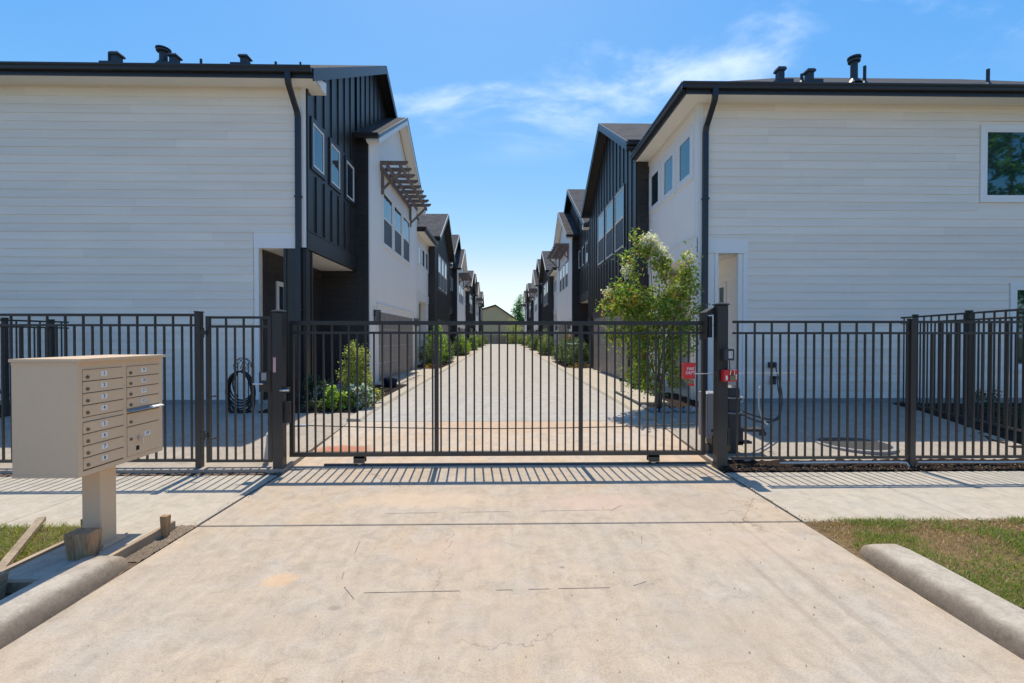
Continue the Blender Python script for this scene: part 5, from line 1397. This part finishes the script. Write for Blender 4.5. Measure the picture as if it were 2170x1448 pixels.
low("dark leaved plant with pale flecks beside the porch column", -3.75, 9.15, 0.30, 0.60, 700, 0.06, "leaf_dark", 35, (("flecks", "petal_white", [((-3.75, 9.1, 0.62), (0.28, 0.24, 0.2))], 70, 0.03, 0.05),))
low("violet flowering plant between the dark and lime plants", -3.38, 9.25, 0.22, 0.50, 420, 0.045, "leaf_dark", 36, (("blossom", "petal_violet", [((-3.3, 9.15, 0.62), (0.2, 0.16, 0.1))], 130, 0.025, 0.03),))
low("low bluish green ground plant at the bed's front corner", -3.55, 8.75, 0.20, 0.22, 320, 0.05, "leaf_mid", 37)
low("small green tuft behind the variegated plant", -2.95, 9.75, 0.18, 0.45, 300, 0.05, "leaf_mid", 38)
# small garden ornaments by the first garage
mb = MB()
for i, (x, y) in enumerate(((-3.25, 12.9), (-3.1, 12.7))):
    mb2 = MB(); mb2.loft([[(x + r * math.cos(6.283 * j / 14), y + r * math.sin(6.283 * j / 14), z) for j in range(14)] for r, z in ((0.09, GZ + .03), (0.13, GZ + 0.1), (0.15, GZ + 0.24), (0.16, GZ + 0.26), (0.13, GZ + 0.26), (0.11, GZ + .2))])
    tag(mb2.at("flower_pot", "cushion_dark", (x, y, GZ)), ["dark round flower pot against the white garage wing corner", "dark round flower pot nearer the kerb by garage wing"][i], "flower pot")

# shrubs further along the alley, one bed between each pair of garages
SIDE = {-1: "left", 1: "right"}
ORD = ["first", "second", "third", "fourth", "fifth", "sixth", "seventh", "eighth", "ninth", "tenth", "eleventh", "twelfth", "thirteenth", "fourteenth", "fifteenth", "sixteenth", "seventeenth", "eighteenth", "nineteenth", "twentieth"]
seed = 60
for s in (-1, 1):
    cnt = 0
    for k in range(6):
        spots = [(20.6, 3.25, 0.72, 1.5, "leaf_mid"), (22.2, 3.2, 0.75, 1.75, "leaf_lime" if s < 0 else "leaf_mid"), (23.6, 3.25, 0.7, 1.45, "leaf_yellow" if k % 2 else "leaf_mid"), (24.9, 3.15, 0.5, 1.0, "leaf_mid")]
        if k >= 3: spots = spots[::2]
        if k == 0 and s == 1: spots = [(13.0 - PITCH + PITCH - 1.0, 3.6, 0.2, 0.5, "leaf_mid")] + spots
        for (y, u, r, h, m) in spots:
            off = PITCH * k
            if y + off > 84: continue
            x = s * (u + random.uniform(-.12, .12)); yy = y + off + random.uniform(-.2, .2); hh = h * random.uniform(0.85, 1.2)
            b = (x, yy, GZ + 0.03)
            bl = [((x, yy, GZ + hh * 0.55), (r * 0.8, r * 0.8, hh * 0.42)), ((x - r * .3, yy + r * .2, GZ + hh * 0.38), (r * .55, r * .55, hh * 0.3)), ((x + r * .35, yy - r * .2, GZ + hh * 0.35), (r * .5, r * .5, hh * 0.28)), ((x + r * .1, yy, GZ + hh * 0.85), (r * .35, r * .35, hh * 0.2))]
            n = int(3800 / (1 + 0.5 * k)); sz = 0.065 * (1 + 0.22 * k)
            seed += 1
            ex = ()
            if k == 0 and y == 20.6: ex = (("blossom", "petal_orange", [((x, yy - .6, GZ + .16), (.5, .3, .1))], 160, 0.05, 0.05),)
            if s == 1 and k == 0 and y == 22.2: ex = (("blossom", "petal_pink", [((x, yy, GZ + hh), (.3, .3, .2))], 90, 0.05, 0.05),)
            look = {"leaf_mid": "grey green", "leaf_lime": "bright green", "leaf_yellow": "yellow green"}[m]
            plant("alley_shrub", "%s shrub, %s from the gate in the %s alley beds" % (look, ORD[cnt], SIDE[s]), "shrub", b, bl, n, sz, m, seed, spread=0.06 + 0.01 * k, aspect=1.9, extra=ex, group="shrubs along the alley", barkr=0.014)
            cnt += 1
# wheeled bin by the right-hand shrubs
Bn = thing("wheeled_bin", "dark green wheeled bin among the right alley shrubs", "bin", (3.35, 21.9, GZ))
mb = MB(); mb.loft([[(3.35 + a * k, 21.9 + b * k * 1.1, z) for a, b in ((-1, -1), (1, -1), (1, 1), (-1, 1))] for k, z in ((0.22, GZ + 0.06), (0.28, GZ + 1.0), (0.30, GZ + 1.02), (0.30, GZ + 1.05))]); mb.build("body", "bin_green", Bn)
mb = MB(); mb.loft([[(3.35 + a * k, 21.9 + b * k * 1.1, z) for a, b in ((-1, -1), (1, -1), (1, 1), (-1, 1))] for k, z in ((0.31, GZ + 1.055), (0.31, GZ + 1.08), (0.24, GZ + 1.12))]); mb.build("lid", "bin_green", Bn)
for x in (3.13, 3.57): mb = MB(); mb.cyl((x - 0.02, 22.12, GZ + 0.1), 0.1, 0.04, 14, axis=(1, 0, 0)); mb.build("wheel", "rubber_black", Bn)
# dark bedding in the side yards behind the fences
for i, (x, y, r, h, m) in enumerate(((8.6, 7.4, 0.25, 0.4, "leaf_dark"), (8.3, 6.6, 0.2, 0.3, "leaf_mid"), (9.3, 8.6, 0.3, 0.55, "leaf_dark"))):
    plant("yard_plant", ["dark leafy plant behind the side fence, middle of the bed", "small green plant at the foot of the side fence", "dark leafy plant at the house end of the side bed"][i], "plant", (x, y, 0.12), [((x, y, 0.12 + h * .5), (r, r, h * .5))], 420, 0.06, m, 140 + i, spread=0.05, barkr=0.008)
for i, (x, y, r, h, m) in enumerate(((-9.6, 7.0, 0.4, 0.5, "leaf_mid"), (-9.5, 8.4, 0.4, 0.7, "leaf_mid"), (-10.2, 7.8, 0.5, 0.9, "leaf_lime"))):
    plant("yard_plant", ["pale leafy plant low behind the left side fence", "leafy plant behind the left side fence, near the house", "bright leafy plant outside the left side fence"][i], "plant", (x, y, 0.12), [((x, y, 0.12 + h * .5), (r, r, h * .5))], 600, 0.06, m, 150 + i, spread=0.05, barkr=0.008)

# ------------------------------------------------------------------ the far end
T = thing("far_house", "tan gabled house closing the far end of the alley", "house", (-1.5, 97, 0))
rx, rz = -1.7, 8.3
mb = MB(); mb.prism([(-11, 97, 0), (4.6, 97, 0), (4.6, 97, rz - 0.67 * 6.3 - 0.1), (rx, 97, rz - 0.1), (-11, 97, rz - 0.3 * 9.3 - 0.1)], (0, 10, 0)); wl_ = mb.build("wall", "stucco_tan", T)
mb = MB(); mb.prism([(rx - 0.02, 96.6, rz), (rx - 9.6, 96.6, rz - 0.3 * 9.6), (rx - 9.6, 96.6, rz - 0.3 * 9.6 + 0.2), (rx - 0.02, 96.6, rz + 0.2)], (0, 10.8, 0)); rf = mb.build("roof", "shingles", T); set_uv(rf, 1)
mb = MB(); mb.prism([(rx, 96.6, rz), (rx + 6.6, 96.6, rz - 0.67 * 6.6), (rx + 6.6, 96.6, rz - 0.67 * 6.6 + 0.2), (rx, 96.6, rz + 0.2)], (0, 10.8, 0)); rf = mb.build("roof", "shingles", T); set_uv(rf, 1)
F = thing("wood_fence", "weathered grey board fence across the far end of the alley", "fence", (0, 90, 0))
bm_ = MB(); bm_.box(-0.075, 0.075, -0.012, 0.012, 0.0, 1.95); bmesh_ = bm_.mesh("fence_board", "fence_wood_grey")
for i in range(110):
    place("fence_board", bmesh_, F, (-8.8 + i * 0.16, 90 + (i % 2) * 0.01, 0.05 + random.uniform(-.02, .02)))
for z in (0.5, 1.6): mb = MB(); mb.box(-8.9, 8.9, 90.03, 90.07, z, z + 0.09); mb.build("fence_rail", "fence_wood_grey", F)
def tree(label, x, y, h, r, seed, mat, crown_z0, slim=1.0, n=2600, sz=0.22):
    g = np.random.default_rng(seed); bl = []
    for i in range(11):
        t = i / 10; zz = crown_z0 + (h - crown_z0) * t; rr = r * (1 - t * slim) + 0.15
        bl.append(((x + g.normal() * rr * .25, y + g.normal() * rr * .25, zz), (rr * g.uniform(.7, 1.05), rr, (h - crown_z0) * 0.11)))
    P = thing("tree", label, "tree", (x, y, 0), "trees beyond the alley")
    B = np.array((x, y, 0.0)); pts = clumped(n, bl, g, 0.28, 20)
    link("crown", leaf_mesh("crown", pts - B, sz, mat, 1.6, 0.3, rs=seed), P)
    mb = MB(); mb.tube([(x, y, 0), (x + .05, y, h * .5), (x, y, h * .92)], [0.2, 0.13, 0.03], 7)
    for i in range(5):
        a = g.uniform(0, 6.28); z0 = crown_z0 + (h - crown_z0) * g.uniform(.05, .6); mb.tube([(x, y, z0), (x + math.cos(a) * r * .6, y + math.sin(a) * r * .6, z0 + .5)], [0.06, 0.02], 5)
    mb.build("trunk", "bark", P)
tree("pointed green tree behind the alley's far end, beside tan house", 3.5, 99, 10.4, 2.6, 201, "leaf_tree", 2.0, 0.9, 9000, 0.26)
tree("rounded darker tree behind the pointed tree at the far end", 5.6, 102, 7.6, 1.9, 202, "leaf_dark", 2.0, 0.5)
tree("low yellow green tree in front of the far board fence", 1.9, 88.8, 4.6, 1.7, 203, "leaf_yellow", 0.8, 0.4, 3200, 0.17)
tree("tall leafy tree across the street, mirrored in the upper right window", 37.0, -13.0, 17.5, 6.5, 205, "leaf_tree", 3.5, 0.45, 5200, 0.5)
tree("dark leafy tree at the far right end of the alley", 4.6, 86.5, 6.4, 1.1, 204, "leaf_dark", 1.6, 0.4, 1700, 0.16)
